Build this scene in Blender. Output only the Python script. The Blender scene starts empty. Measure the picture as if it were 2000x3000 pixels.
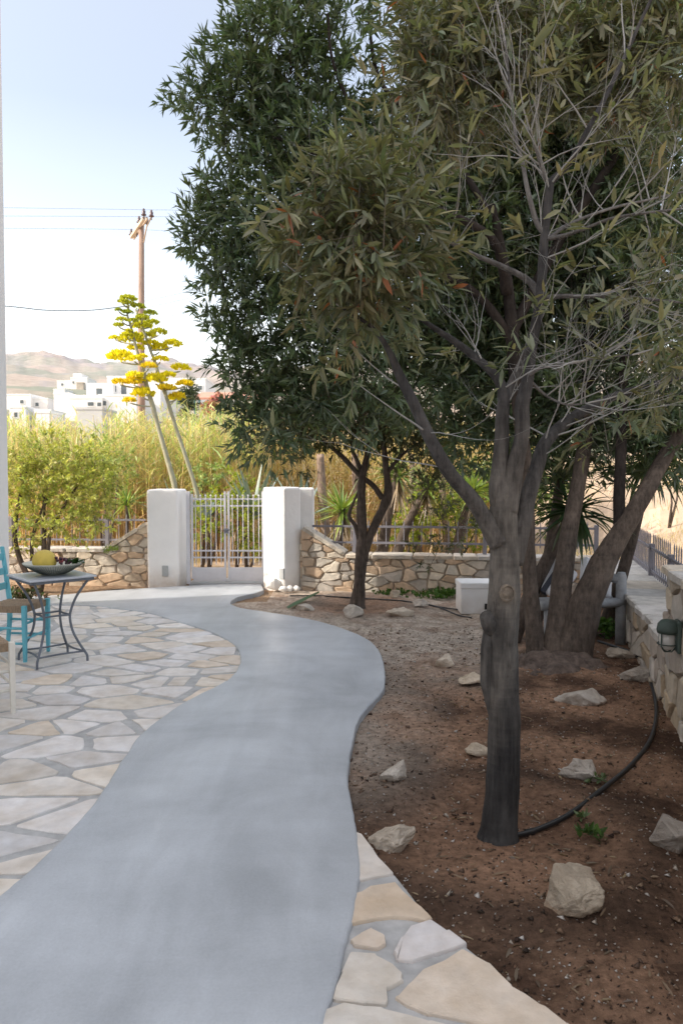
import bpy, bmesh, math, random
import numpy as np
from mathutils import Vector, Matrix, noise

random.seed(7)
rng = np.random.default_rng(7)
R = math.radians
S = bpy.context.scene
COL = S.collection
F = 2200.0          # focal length in photo pixels (2000 x 3000)
CAMH = 1.6
PITCH = math.atan(110 / F)
CP, SP = math.cos(PITCH), math.sin(PITCH)


def ray(px, py):
    u = (1500 - py) / F
    return Vector(((px - 1000) / F, CP + SP * u, -SP + CP * u))


def G(px, py, z=0.0):
    r = ray(px, py)
    t = (z - CAMH) / r.z
    return Vector((r.x * t, r.y * t, z))


def P(px, py, d):
    r = ray(px, py)
    return Vector((0, 0, CAMH)) + r * (d / r.y)


# ------------------------------------------------------------------ materials
def mat(name, col, rough=.85, var=.2, scale=4., bump=0., bscale=40., attr=False, spec=.3,
        metal=0., col2=None, stretch=(1, 1, 1), big=0., bigscale=.8, bdist=.02):
    m = bpy.data.materials.new(name)
    m.use_nodes = True
    nt = m.node_tree
    N, L = nt.nodes, nt.links
    b = N['Principled BSDF']
    b.inputs['Roughness'].default_value = rough
    b.inputs['Specular IOR Level'].default_value = spec
    b.inputs['Metallic'].default_value = metal
    tc = N.new('ShaderNodeTexCoord')
    mp = N.new('ShaderNodeMapping')
    mp.inputs['Scale'].default_value = stretch
    L.new(tc.outputs['Object'], mp.inputs['Vector'])
    nz = N.new('ShaderNodeTexNoise')
    nz.inputs['Scale'].default_value = scale
    nz.inputs['Detail'].default_value = 6
    nz.inputs['Roughness'].default_value = .62
    L.new(mp.outputs[0], nz.inputs['Vector'])
    rp = N.new('ShaderNodeMapRange')
    rp.inputs['From Min'].default_value = .3
    rp.inputs['From Max'].default_value = .7
    L.new(nz.outputs['Fac'], rp.inputs['Value'])
    mx = N.new('ShaderNodeMix')
    mx.data_type = 'RGBA'
    c1 = [c * (1 - var) for c in col]
    c2 = list(col2) if col2 else [min(1, c * (1 + var)) for c in col]
    mx.inputs[6].default_value = (*c1, 1)
    mx.inputs[7].default_value = (*c2, 1)
    L.new(rp.outputs[0], mx.inputs[0])
    out = mx.outputs[2]
    if big:
        n2 = N.new('ShaderNodeTexNoise')
        n2.inputs['Scale'].default_value = bigscale
        n2.inputs['Detail'].default_value = 4
        L.new(mp.outputs[0], n2.inputs['Vector'])
        r2 = N.new('ShaderNodeMapRange')
        r2.inputs['From Min'].default_value = .3
        r2.inputs['From Max'].default_value = .7
        r2.inputs['To Min'].default_value = 1 - big
        r2.inputs['To Max'].default_value = 1 + big
        L.new(n2.outputs['Fac'], r2.inputs['Value'])
        v = N.new('ShaderNodeVectorMath')
        v.operation = 'SCALE'
        L.new(out, v.inputs[0])
        L.new(r2.outputs[0], v.inputs['Scale'])
        out = v.outputs[0]
    if attr:
        at = N.new('ShaderNodeAttribute')
        at.attribute_name = 'Col'
        v = N.new('ShaderNodeVectorMath')
        v.operation = 'MULTIPLY'
        L.new(out, v.inputs[0])
        L.new(at.outputs['Color'], v.inputs[1])
        out = v.outputs[0]
    L.new(out, b.inputs['Base Color'])
    if bump:
        n3 = N.new('ShaderNodeTexNoise')
        n3.inputs['Scale'].default_value = bscale
        n3.inputs['Detail'].default_value = 8
        n3.inputs['Roughness'].default_value = .65
        L.new(mp.outputs[0], n3.inputs['Vector'])
        bp = N.new('ShaderNodeBump')
        bp.inputs['Strength'].default_value = bump
        bp.inputs['Distance'].default_value = bdist
        L.new(n3.outputs['Fac'], bp.inputs['Height'])
        L.new(bp.outputs[0], b.inputs['Normal'])
    return m


def leafmat(name, gloss=.06, rough=.4, trans=.3, tint=(1.25, 1.3, .6)):
    """leaf: colour per leaf from the Col attribute, light passes through"""
    m = bpy.data.materials.new(name)
    m.use_nodes = True
    nt = m.node_tree
    N, L = nt.nodes, nt.links
    N.remove(N['Principled BSDF'])
    at = N.new('ShaderNodeAttribute')
    at.attribute_name = 'Col'
    d = N.new('ShaderNodeBsdfDiffuse')
    L.new(at.outputs['Color'], d.inputs['Color'])
    v = N.new('ShaderNodeVectorMath')
    v.operation = 'MULTIPLY'
    v.inputs[1].default_value = tint
    L.new(at.outputs['Color'], v.inputs[0])
    t = N.new('ShaderNodeBsdfTranslucent')
    L.new(v.outputs[0], t.inputs['Color'])
    mx = N.new('ShaderNodeMixShader')
    mx.inputs[0].default_value = trans
    L.new(d.outputs[0], mx.inputs[1])
    L.new(t.outputs[0], mx.inputs[2])
    g = N.new('ShaderNodeBsdfGlossy')
    g.inputs['Roughness'].default_value = rough
    m2 = N.new('ShaderNodeMixShader')
    m2.inputs[0].default_value = gloss
    L.new(mx.outputs[0], m2.inputs[1])
    L.new(g.outputs[0], m2.inputs[2])
    L.new(m2.outputs[0], N['Material Output'].inputs['Surface'])
    return m




def barkmat(name, dark, pale, streak=.16):
    """fissures along the stem, fine rings across it, pale blotches"""
    m = bpy.data.materials.new(name)
    m.use_nodes = True
    nt = m.node_tree
    N, L = nt.nodes, nt.links
    b = N['Principled BSDF']
    b.inputs['Roughness'].default_value = .85
    b.inputs['Specular IOR Level'].default_value = .25
    tc = N.new('ShaderNodeTexCoord')

    def nz(scale, st, detail=7, rough=.65):
        mp = N.new('ShaderNodeMapping')
        mp.inputs['Scale'].default_value = st
        L.new(tc.outputs['Object'], mp.inputs['Vector'])
        n = N.new('ShaderNodeTexNoise')
        n.inputs['Scale'].default_value = scale
        n.inputs['Detail'].default_value = detail
        n.inputs['Roughness'].default_value = rough
        L.new(mp.outputs[0], n.inputs['Vector'])
        return n.outputs['Fac']
    fis = nz(38, (1, 1, streak))
    ring = nz(7, (.6, .6, 5), 4)
    blo = nz(5, (1, 1, .6), 5)

    def rng_(v, a, c, lo=0., hi=1.):
        r = N.new('ShaderNodeMapRange')
        for k, x in (('From Min', a), ('From Max', c), ('To Min', lo), ('To Max', hi)):
            r.inputs[k].default_value = x
        L.new(v, r.inputs['Value'])
        return r.outputs[0]

    def math_(op, a, c):
        q = N.new('ShaderNodeMath')
        q.operation = op
        for i, x in enumerate((a, c)):
            if isinstance(x, float):
                q.inputs[i].default_value = x
            else:
                L.new(x, q.inputs[i])
        return q.outputs[0]
    hgt = math_('ADD', math_('MULTIPLY', fis, .8), math_('MULTIPLY', ring, .2))
    fac = math_('ADD', rng_(hgt, .36, .64, 0., .65), rng_(blo, .48, .66, 0., .55))
    mx = N.new('ShaderNodeMix')
    mx.data_type = 'RGBA'
    mx.inputs[6].default_value = (*dark, 1)
    mx.inputs[7].default_value = (*pale, 1)
    L.new(fac, mx.inputs[0])
    at = N.new('ShaderNodeAttribute')
    at.attribute_name = 'Col'
    v = N.new('ShaderNodeVectorMath')
    v.operation = 'MULTIPLY'
    L.new(mx.outputs[2], v.inputs[0])
    L.new(at.outputs['Color'], v.inputs[1])
    L.new(v.outputs[0], b.inputs['Base Color'])
    bp = N.new('ShaderNodeBump')
    bp.inputs['Strength'].default_value = .9
    bp.inputs['Distance'].default_value = .02
    L.new(hgt, bp.inputs['Height'])
    L.new(bp.outputs[0], b.inputs['Normal'])
    return m


def concretemat():
    """trowelled grey screed: soft clouds, sweeping streaks, fine grain, a few hairline marks"""
    m = bpy.data.materials.new('concrete')
    m.use_nodes = True
    nt = m.node_tree
    N, L = nt.nodes, nt.links
    b = N['Principled BSDF']
    b.inputs['Specular IOR Level'].default_value = .55
    tc = N.new('ShaderNodeTexCoord')

    def nz(scale, st, rot=0., detail=6, rough=.6):
        mp = N.new('ShaderNodeMapping')
        mp.inputs['Scale'].default_value = st
        mp.inputs['Rotation'].default_value = (0, 0, rot)
        L.new(tc.outputs['Object'], mp.inputs['Vector'])
        n = N.new('ShaderNodeTexNoise')
        n.inputs['Scale'].default_value = scale
        n.inputs['Detail'].default_value = detail
        n.inputs['Roughness'].default_value = rough
        n.inputs['Distortion'].default_value = .6
        L.new(mp.outputs[0], n.inputs['Vector'])
        return n.outputs['Fac']

    def rr(v, a, c, lo, hi):
        r = N.new('ShaderNodeMapRange')
        for k, x in (('From Min', a), ('From Max', c), ('To Min', lo), ('To Max', hi)):
            r.inputs[k].default_value = x
        L.new(v, r.inputs['Value'])
        return r.outputs[0]

    def mul(a, c):
        q = N.new('ShaderNodeMath')
        q.operation = 'MULTIPLY'
        L.new(a, q.inputs[0])
        L.new(c, q.inputs[1])
        return q.outputs[0]
    cloud = rr(nz(1.0, (1, 1, 1)), .3, .7, .84, 1.16)
    st1 = rr(nz(1.2, (3.2, .8, 1), .75), .32, .68, .90, 1.10)
    st2 = rr(nz(1.1, (.8, 3, 1), -.5), .32, .68, .93, 1.07)
    fine = nz(90, (1, 1, 1), 0, 4, .7)
    grain = rr(fine, .3, .7, .93, 1.07)
    fac = mul(mul(cloud, st1), mul(st2, grain))
    v = N.new('ShaderNodeVectorMath')
    v.operation = 'SCALE'
    v.inputs[0].default_value = (.41, .435, .462)
    L.new(fac, v.inputs['Scale'])
    L.new(v.outputs[0], b.inputs['Base Color'])
    L.new(rr(cloud, .84, 1.16, .50, .34), b.inputs['Roughness'])
    bp = N.new('ShaderNodeBump')
    bp.inputs['Strength'].default_value = .22
    bp.inputs['Distance'].default_value = .008
    ad = N.new('ShaderNodeMath')
    ad.operation = 'ADD'
    L.new(st1, ad.inputs[0])
    L.new(grain, ad.inputs[1])
    L.new(ad.outputs[0], bp.inputs['Height'])
    L.new(bp.outputs[0], b.inputs['Normal'])
    return m


M = dict(
    plaster=mat('plaster', (.8, .8, .8), .9, .03, 3, .25, 25, bdist=.01),
    white_pillar=mat('white_pillar', (.885, .885, .88), .9, .035, 3, .5, 14, bdist=.014, big=.03, bigscale=2.2),
    concrete=concretemat(),
    mortar=mat('mortar', (.42, .42, .415), .95, .22, 9, .5, 60, bdist=.006),
    flagstone=mat('flagstone', (.58, .52, .45), .75, .0, 4.5, .55, 26, attr=True, bdist=.012, big=.10, bigscale=11, col2=(.73, .71, .69)),
    wallstone=mat('wallstone', (.8, .8, .8), .9, .22, 8, .6, 18, attr=True, bdist=.02),
    wallmortar=mat('wallmortar', (.42, .35, .28), .95, .2, 12, .5, 40),
    coping=mat('coping', (.56, .53, .48), .9, .22, 9, .8, 22, attr=True),
    soil=mat('soil', (.86, .86, .86), 1., .5, 26, 1., 60, attr=True, bdist=.02, spec=.1),
    chips=mat('chips', (.9, .9, .9), .9, .1, 10, attr=True),
    rock=mat('rock', (.46, .395, .325), .9, .2, 7, .9, 26, col2=(.66, .61, .54), attr=True, bdist=.03),
    cobble=mat('cobble', (.78, .76, .72), .9, .06, 6, .3, 20),
    ground=mat('ground', (.8, .8, .8), 1., .2, .35, .4, 3, attr=True),
    bark=barkmat('bark', (.030, .028, .027), (.115, .108, .10)),
    twig=mat('twig', (.33, .33, .32), .8, .25, 12),
    brownbark=barkmat('brownbark', (.046, .036, .030), (.16, .126, .104), .3),
    rootbark=mat('rootbark', (.13, .10, .083), .95, .55, 16, 1., 40, bdist=.03),
    leaf=leafmat('leaf', .065, .42, .34),
    leaf_sun=leafmat('leaf_sun', .03, .5, .35),
    sword=leafmat('sword', .08, .35, .2),
    greymetal=mat('greymetal', (.17, .18, .21), .5, .12, 8, spec=.4),
    fencemetal=mat('fencemetal', (.215, .21, .24), .55, .12, 8),
    gatemetal=mat('gatemetal', (.64, .64, .68), .5, .08, 5),
    tablemetal=mat('tablemetal', (.15, .165, .19), .5, .15, 9),
    tabletop=mat('tabletop', (.50, .53, .58), .3, .08, 5),  # lighter bluish base stands in for sky reflected in the metal
    turquoise=mat('turquoise', (.16, .50, .60), .5, .12, 7, .1, 30),
    cream=mat('cream', (.74, .70, .62), .5, .08, 7, .1, 30),
    rush=mat('rush', (.34, .25, .17), .9, .3, 30, .6, 80, stretch=(1, 4, 1)),
    woodgrey=mat('woodgrey', (.30, .31, .32), .9, .25, 8, .5, 20, stretch=(1, 1, 1)),
    poleWood=mat('pole_wood', (.30, .215, .17), .9, .25, 6, .4, 20, stretch=(1, 1, .2)),
    paleWood=mat('pale_wood', (.55, .47, .38), .9, .15, 6),
    scar=mat('scar', (.20, .165, .13), .95, .4, 30, .6, 60),
    insul=mat('insulator', (.075, .045, .05), .3, .15, 6, spec=.6),
    wire=mat('wire', (.16, .2, .24), .6, .05, 3),
    hose=mat('hose', (.012, .013, .014), .4, .2, 20, spec=.5),
    black=mat('black', (.01, .01, .01), .8, .1, 5),
    cloth=mat('cloth', (.8, .8, .82), .9, .05, 8),
    darkcloth=mat('darkcloth', (.05, .055, .07), .9, .1, 8),
    melon=mat('melon', (.62, .47, .10), .6, .10, 18, .25, 60, stretch=(1, 1, .4), bdist=.004),
    grape=mat('grape', (.03, .012, .03), .35, .5, 20, spec=.5, col2=(.09, .02, .045)),
    redgrape=mat('redgrape', (.25, .04, .05), .35, .3, 20, spec=.5),
    bowl=mat('bowl', (.50, .51, .44), .4, .1, 12),
    bowlrib=mat('bowlrib', (.12, .14, .12), .5, .1, 12),
    glassm=mat('lampglass', (.5, .5, .48), .2, .1, 6, spec=.6),
    lampgreen=mat('lampgreen', (.06, .085, .075), .5, .15, 8),
    lightbox=mat('lightbox', (.38, .40, .41), .6, .08, 8),
    housewhite=mat('housewhite', (.82, .81, .79), .9, .03, .5),
    houseshade=mat('houseshade', (.55, .55, .54), .9, .05, .5),
    window=mat('windowglass', (.10, .12, .13), .2, .2, .5, spec=.6),
    teal=mat('teal', (.10, .30, .32), .6, .1, 3),
    tile=mat('rooftile', (.52, .27, .2), .9, .15, 2),
    stonehouse=mat('stonehouse', (.45, .40, .34), .9, .2, .6),
    flower=leafmat('flower', .02, .6, .3, (1.2, 1.2, .8)),
    stalk=mat('stalk', (.34, .34, .25), .8, .2, 8),
    conifer=leafmat('conifer', .02, .6, .1),
)

def splash(m, zlo, zhi, dirt):
    nt = m.node_tree
    N, L = nt.nodes, nt.links
    b = N['Principled BSDF']
    src = b.inputs['Base Color'].links[0].from_socket
    tc = N.new('ShaderNodeTexCoord')
    sp_ = N.new('ShaderNodeSeparateXYZ')
    L.new(tc.outputs['Object'], sp_.inputs[0])
    n = N.new('ShaderNodeTexNoise')
    n.inputs['Scale'].default_value = 9
    n.inputs['Detail'].default_value = 6
    L.new(tc.outputs['Object'], n.inputs['Vector'])
    r = N.new('ShaderNodeMapRange')
    for k, x in (('From Min', zlo), ('From Max', zhi), ('To Min', .95), ('To Max', 0.)):
        r.inputs[k].default_value = x
    L.new(sp_.outputs['Z'], r.inputs['Value'])
    q = N.new('ShaderNodeMath')
    q.operation = 'MULTIPLY'
    L.new(r.outputs[0], q.inputs[0])
    L.new(n.outputs['Fac'], q.inputs[1])
    mx = N.new('ShaderNodeMix')
    mx.data_type = 'RGBA'
    L.new(q.outputs[0], mx.inputs[0])
    L.new(src, mx.inputs[6])
    mx.inputs[7].default_value = (*dirt, 1)
    L.new(mx.outputs[2], b.inputs['Base Color'])


splash(M['white_pillar'], -.02, .3, (.45, .36, .27))

# ------------------------------------------------------------------ mesh helpers


class MB:
    def __init__(s):
        s.v, s.f, s.c = [], [], []

    def add(s, vs, fs, col=(1, 1, 1)):
        o = len(s.v)
        s.v += [tuple(v) for v in vs]
        s.f += [tuple(i + o for i in f) for f in fs]
        s.c += [col] * len(fs)
        return s

    def box(s, c, d, rot=None, col=(1, 1, 1), taper=1.0):
        x, y, z = d[0] / 2, d[1] / 2, d[2] / 2
        vs = [Vector((sx * x * (taper if sz > 0 else 1), sy * y * (taper if sz > 0 else 1), sz * z))
              for sx in (-1, 1) for sy in (-1, 1) for sz in (-1, 1)]
        if rot is not None:
            vs = [rot @ v for v in vs]
        c = Vector(c)
        vs = [v + c for v in vs]
        return s.add(vs, [(0, 1, 3, 2), (4, 6, 7, 5), (0, 4, 5, 1), (2, 3, 7, 6), (0, 2, 6, 4), (1, 5, 7, 3)], col)

    def beam(s, a, b, w, h=None, col=(1, 1, 1)):
        a, b = Vector(a), Vector(b)
        d = b - a
        q = d.to_track_quat('Z', 'Y' if abs(d.normalized().z) < .95 else 'X').to_matrix()
        return s.box((a + b) / 2, (w, h or w, d.length), q, col)

    def tube(s, pts, rads, n=8, jit=0., col=(1, 1, 1), cap=True, lump=0.):
        pts = [Vector(p) for p in pts]
        if not hasattr(rads, '__len__'):
            rads = [rads] * len(pts)
        t = (pts[1] - pts[0]).normalized()
        u = t.orthogonal().normalized()
        vs, fs = [], []
        for i, p in enumerate(pts):
            a = pts[max(0, i - 1)]
            b = pts[min(len(pts) - 1, i + 1)]
            t = (b - a).normalized()
            u = (u - t * u.dot(t)).normalized()
            w = t.cross(u)
            for k in range(n):
                an = 2 * math.pi * k / n
                r = rads[i]
                d = u * math.cos(an) + w * math.sin(an)
                if lump:
                    r *= 1 + lump * noise.noise((p + d * .05) * 9) + lump * .6 * noise.noise((p + d * .2) * 3.1)
                if jit:
                    r *= 1 + random.uniform(-jit, jit)
                vs.append(p + d * r)
        for i in range(len(pts) - 1):
            for k in range(n):
                fs.append((i * n + k, i * n + (k + 1) % n, (i + 1) * n + (k + 1) % n, (i + 1) * n + k))
        if cap:
            fs.append(tuple(range(n - 1, -1, -1)))
            fs.append(tuple((len(pts) - 1) * n + k for k in range(n)))
        return s.add(vs, fs, col)

    def lathe(s, prof, n=24, c=(0, 0, 0), col=(1, 1, 1), sx=1., sy=1.):
        c = Vector(c)
        vs, fs = [], []
        for r, z in prof:
            for k in range(n):
                a = 2 * math.pi * k / n
                vs.append(c + Vector((r * math.cos(a) * sx, r * math.sin(a) * sy, z)))
        for i in range(len(prof) - 1):
            for k in range(n):
                fs.append((i * n + k, i * n + (k + 1) % n, (i + 1) * n + (k + 1) % n, (i + 1) * n + k))
        fs.append(tuple(range(n - 1, -1, -1)))
        fs.append(tuple((len(prof) - 1) * n + k for k in range(n)))
        return s.add(vs, fs, col)

    def build(s, name, m, parent=None, smooth=False, off=None, bevel=0., kind=None, seg=2):
        me = bpy.data.meshes.new(name)
        if off is not None:
            off = Vector(off)
            s.v = [tuple(Vector(v) - off) for v in s.v]
        me.from_pydata(s.v, [], s.f)
        me.update()
        at = me.attributes.new('Col', 'FLOAT_COLOR', 'FACE')
        buf = np.ones((len(s.f), 4), dtype=np.float32)
        buf[:, :3] = np.array(s.c, dtype=np.float32).reshape(-1, 3)
        at.data.foreach_set('color', buf.ravel())
        if smooth:
            me.polygons.foreach_set('use_smooth', [True] * len(me.polygons))
        me.materials.append(m)
        o = bpy.data.objects.new(name, me)
        COL.objects.link(o)
        if parent is not None:
            o.parent = parent
        if bevel:
            bv = o.modifiers.new('Bevel', 'BEVEL')
            bv.width = bevel
            bv.segments = seg
            bv.limit_method = 'ANGLE'
            bv.angle_limit = R(40)
        if kind:
            o['kind'] = kind
        return o


def npmesh(name, v, f, colf, m, parent=None, off=None, kind=None, smooth=False):
    """v (N,3); f (M,k) one face size; colf (M,3)"""
    v = np.asarray(v, dtype=np.float32)
    if off is not None:
        v = v - np.array(off, dtype=np.float32)
    f = np.asarray(f, dtype=np.int32)
    k = f.shape[1]
    me = bpy.data.meshes.new(name)
    me.vertices.add(len(v))
    me.vertices.foreach_set('co', v.ravel())
    me.loops.add(f.size)
    me.loops.foreach_set('vertex_index', f.ravel())
    me.polygons.add(len(f))
    me.polygons.foreach_set('loop_start', np.arange(0, f.size, k, dtype=np.int32))
    me.update(calc_edges=True)
    at = me.attributes.new('Col', 'FLOAT_COLOR', 'FACE')
    buf = np.ones((len(f), 4), dtype=np.float32)
    buf[:, :3] = colf
    at.data.foreach_set('color', buf.ravel())
    if smooth:
        me.polygons.foreach_set('use_smooth', [True] * len(f))
    me.materials.append(m)
    o = bpy.data.objects.new(name, me)
    COL.objects.link(o)
    if parent is not None:
        o.parent = parent
    if kind:
        o['kind'] = kind
    return o


def thing(name, label, cat, loc=(0, 0, 0), rotz=0., group=None):
    o = bpy.data.objects.new(name, None)
    o.empty_display_size = .1
    COL.objects.link(o)
    o.location = loc
    o.rotation_euler = (0, 0, rotz)
    return tag(o, label, cat, group)


def tag(o, label, cat, group=None):
    o['label'] = label
    o['category'] = cat
    if group:
        o['group'] = group
    return o


def smoothline(pts, res=6, closed=False):
    """Catmull-Rom through tuples of any length"""
    pts = [tuple(p) for p in pts]
    n = len(pts)
    out = []
    rngi = range(n if closed else n - 1)
    for i in rngi:
        p0 = pts[(i - 1) % n] if closed or i > 0 else pts[0]
        p1 = pts[i]
        p2 = pts[(i + 1) % n]
        p3 = pts[(i + 2) % n] if closed or i + 2 < n else pts[-1]
        for k in range(res):
            t = k / res
            out.append(tuple(.5 * (2 * b + (c - a) * t + (2 * a - 5 * b + 4 * c - d) * t * t + (3 * b - a - 3 * c + d) * t ** 3)
                             for a, b, c, d in zip(p0, p1, p2, p3)))
    if not closed:
        out.append(pts[-1])
    return out


# ------------------------------------------------------------------ foliage generators (numpy)
def unit(a):
    return a / np.maximum(np.linalg.norm(a, axis=1, keepdims=True), 1e-9)


def rdir(n):
    return unit(rng.normal(size=(n, 3)))


def leaf_arrays(base, d, up, L, W, curl, col, hi=False):
    n = len(base)
    side = unit(np.cross(d, up))
    nr = np.cross(side, d)
    L = L[:, None]
    W = W[:, None]
    curl = curl[:, None]
    if not hi:
        mid = base + d * L * .42 - nr * curl * L * .25
        tip = base + d * L - nr * curl * L
        v = np.stack([base, mid + side * W / 2 + nr * W * .18, mid, mid - side * W / 2 + nr * W * .18, tip], 1)
        q = np.array([[0, 2, 1], [0, 3, 2], [1, 2, 4], [2, 3, 4]])
        nv = 5
    else:
        m1 = base + d * L * .3 - nr * curl * L * .1
        m2 = base + d * L * .68 - nr * curl * L * .45
        tip = base + d * L - nr * curl * L
        v = np.stack([base, m1 + side * W * .46 + nr * W * .15, m1, m1 - side * W * .46 + nr * W * .15,
                      m2 + side * W * .38 + nr * W * .12, m2, m2 - side * W * .38 + nr * W * .12, tip], 1)
        q = np.array([[0, 2, 1], [0, 3, 2], [1, 2, 5], [1, 5, 4], [2, 3, 6], [2, 6, 5], [4, 5, 7], [5, 6, 7]])
        nv = 8
    f = (np.arange(n)[:, None, None] * nv + q[None]).reshape(-1, 3)
    return v.reshape(-1, 3), f, np.repeat(col, len(q), 0)


def tufts(C, D, nl, tl, L, W, cols, hi=False, a0=80, a1=22, droop=.0, lvar=.42, tilt=.5):
    n = len(C)
    k = n * nl
    idx = np.repeat(np.arange(n), nl)
    t = rng.random(k) ** .7
    dd = D[idx]
    pr = rdir(k)
    pr = unit(pr - dd * np.sum(pr * dd, 1)[:, None])
    an = np.radians(a0 + (a1 - a0) * t + rng.normal(size=k) * 12)[:, None]
    ld = dd * np.cos(an) + pr * np.sin(an)
    ld[:, 2] -= droop * rng.random(k)
    ld = unit(ld)
    base = C[idx] + dd * (t * tl)[:, None]
    up = dd * .5 + np.array([0, 0, tilt]) + rng.normal(size=(k, 3)) * .35
    LL = L * (1.04 + lvar * rng.uniform(-1, .7, k))
    WW = W * (1 + lvar * rng.uniform(-1, .8, k))
    cols = np.asarray(cols)
    ci = cols[rng.integers(0, len(cols), n)][idx]
    mixc = cols[rng.integers(0, len(cols), k)]
    c = (ci * .55 + mixc * .45) * np.exp(rng.normal(size=(k, 1)) * .22)
    return leaf_arrays(base, ld, up, LL, WW, rng.uniform(-.05, .28, k), c, hi)


def blades(base, d, L, W, droop, nseg, cols, cvar=.15, flat=False):
    """long narrow leaves bending under gravity"""
    n = len(base)
    up = np.tile(np.array([[0, 0, 1.]]), (n, 1)) + rng.normal(size=(n, 3)) * .15
    side = unit(np.cross(d, up))
    rings = []
    p = base.copy()
    dirn = d.copy()
    for i in range(nseg + 1):
        t = i / nseg
        w = W * (1 - t ** 1.6) * (.55 + .45 * min(1, t * 4)) if not flat else W * (1 - .6 * t)
        nr = np.cross(side, dirn)
        ring = [p + side * (w / 2)[:, None] + nr * (w * .2)[:, None], p, p - side * (w / 2)[:, None] + nr * (w * .2)[:, None]]
        rings += ring
        dirn = dirn.copy()
        dirn[:, 2] -= droop / nseg * (.4 + 1.2 * t)
        dirn = unit(dirn)
        p = p + dirn * (L / nseg)[:, None]
    v = np.stack(rings, 1)
    nv = 3 * (nseg + 1)
    q = []
    for i in range(nseg):
        a = 3 * i
        q += [[a, a + 1, a + 4, a + 3], [a + 1, a + 2, a + 5, a + 4]]
    q = np.array(q)
    f = (np.arange(n)[:, None, None] * nv + q[None]).reshape(-1, 4)
    c = cols * np.exp(rng.normal(size=(n, 1)) * cvar)
    return v.reshape(-1, 3), f, np.repeat(c, len(q), 0)


def merge(parts):
    vs, fs, cs, o = [], [], [], 0
    for v, f, c in parts:
        vs.append(v)
        fs.append(f + o)
        cs.append(c)
        o += len(v)
    return np.concatenate(vs), np.concatenate(fs), np.concatenate(cs)


def blob_points(c, r, n, shell=.45, lift=.35):
    """twig starts and directions inside an ellipsoid crown lobe"""
    u = rdir(n)
    rad = rng.random(n) ** shell
    p = u * rad[:, None] * np.array(r)[None]
    # uneven outline
    bumpy = 1 + .22 * np.sin(u[:, 0] * 5 + c[0] * 7) * np.cos(u[:, 2] * 6 + c[2] * 5)
    p *= bumpy[:, None]
    d = unit(u * .8 + np.array([0, 0, lift]) + rng.normal(size=(n, 3)) * .45)
    return p + np.array(c)[None], d


# ------------------------------------------------------------------ Voronoi stone pattern
def clip(poly, a, b, c):
    out = []
    n = len(poly)
    for i in range(n):
        p, q = poly[i], poly[(i + 1) % n]
        dp = a * p[0] + b * p[1] - c
        dq = a * q[0] + b * q[1] - c
        if dp <= 0:
            out.append(p)
        if (dp < 0 < dq) or (dq < 0 < dp):
            t = dp / (dp - dq)
            out.append((p[0] + (q[0] - p[0]) * t, p[1] + (q[1] - p[1]) * t))
    return out


def area(poly):
    return .5 * sum(poly[i - 1][0] * poly[i][1] - poly[i][0] * poly[i - 1][1] for i in range(len(poly)))


def voronoi(seeds, bound, gap, gapvar=.4, metric=1.0, near=26):
    """cells clipped to a convex bound; metric squeezes v so that cells come out wider than tall"""
    sd = np.array(seeds)
    sm = sd * np.array([1, metric])
    bs = [(x, y * metric) for x, y in bound]
    out = []
    for i, p in enumerate(sm):
        dist = np.sum((sm - p) ** 2, 1)
        order = np.argsort(dist)[1:near]
        poly = bs
        for j in order:
            q = sm[j]
            n = q - p
            ln = np.linalg.norm(n)
            if ln < 1e-6:
                continue
            n = n / ln
            g = gap * (1 + gapvar * math.sin(17.3 * (i * 7 + j * 7 + i * j)))
            poly = clip(poly, n[0], n[1], float(n @ (p + q) / 2 - g / 2))
            if len(poly) < 3:
                break
        if len(poly) >= 3:
            poly = [(x, y / metric) for x, y in poly]
            if abs(area(poly)) > 1e-4:
                if area(poly) < 0:
                    poly = poly[::-1]
                out.append(poly)
    return out


def rough_poly(poly, cut=.16, seg=.09, amp=.006):
    n = len(poly)
    p2 = []
    for i in range(n):
        p, q = poly[i], poly[(i + 1) % n]
        a, b = cut * random.uniform(.3, 1.4), 1 - cut * random.uniform(.3, 1.4)
        for t in (a, b):
            p2.append((p[0] + (q[0] - p[0]) * t, p[1] + (q[1] - p[1]) * t))
    out = []
    n = len(p2)
    for i in range(n):
        p, q = p2[i], p2[(i + 1) % n]
        ln = math.hypot(q[0] - p[0], q[1] - p[1])
        k = max(1, int(ln / seg))
        for j in range(k):
            t = j / k
            x, y = p[0] + (q[0] - p[0]) * t, p[1] + (q[1] - p[1]) * t
            out.append((x + random.uniform(-amp, amp), y + random.uniform(-amp, amp)))
    return out


def stone(mb, poly, O, U, V, Nn, depth, col, inset=.86, back=.02):
    """one raised stone on a face"""
    n = len(poly)
    cx = sum(p[0] for p in poly) / n
    cy = sum(p[1] for p in poly) / n
    tx, ty = random.uniform(-.35, .35), random.uniform(-.35, .35)
    vs = []
    for s, h in ((1, -back), (.985, depth * .55), (inset, depth)):
        for x, y in poly:
            dx, dy = (x - cx) * s, (y - cy) * s
            hh = h + (dx * tx + dy * ty) * .25 * (h > 0) + (random.uniform(-.12, .12) * depth if h > 0 else 0)
            vs.append(O + U * (cx + dx) + V * (cy + dy) + Nn * hh)
    vs.append(O + U * cx + V * cy + Nn * depth * random.uniform(.95, 1.15))
    fs = []
    for r in range(2):
        for k in range(n):
            fs.append((r * n + k, r * n + (k + 1) % n, (r + 1) * n + (k + 1) % n, (r + 1) * n + k))
    for k in range(n):
        fs.append((2 * n + k, 2 * n + (k + 1) % n, 3 * n))
    mb.add(vs, fs, col)


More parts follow.
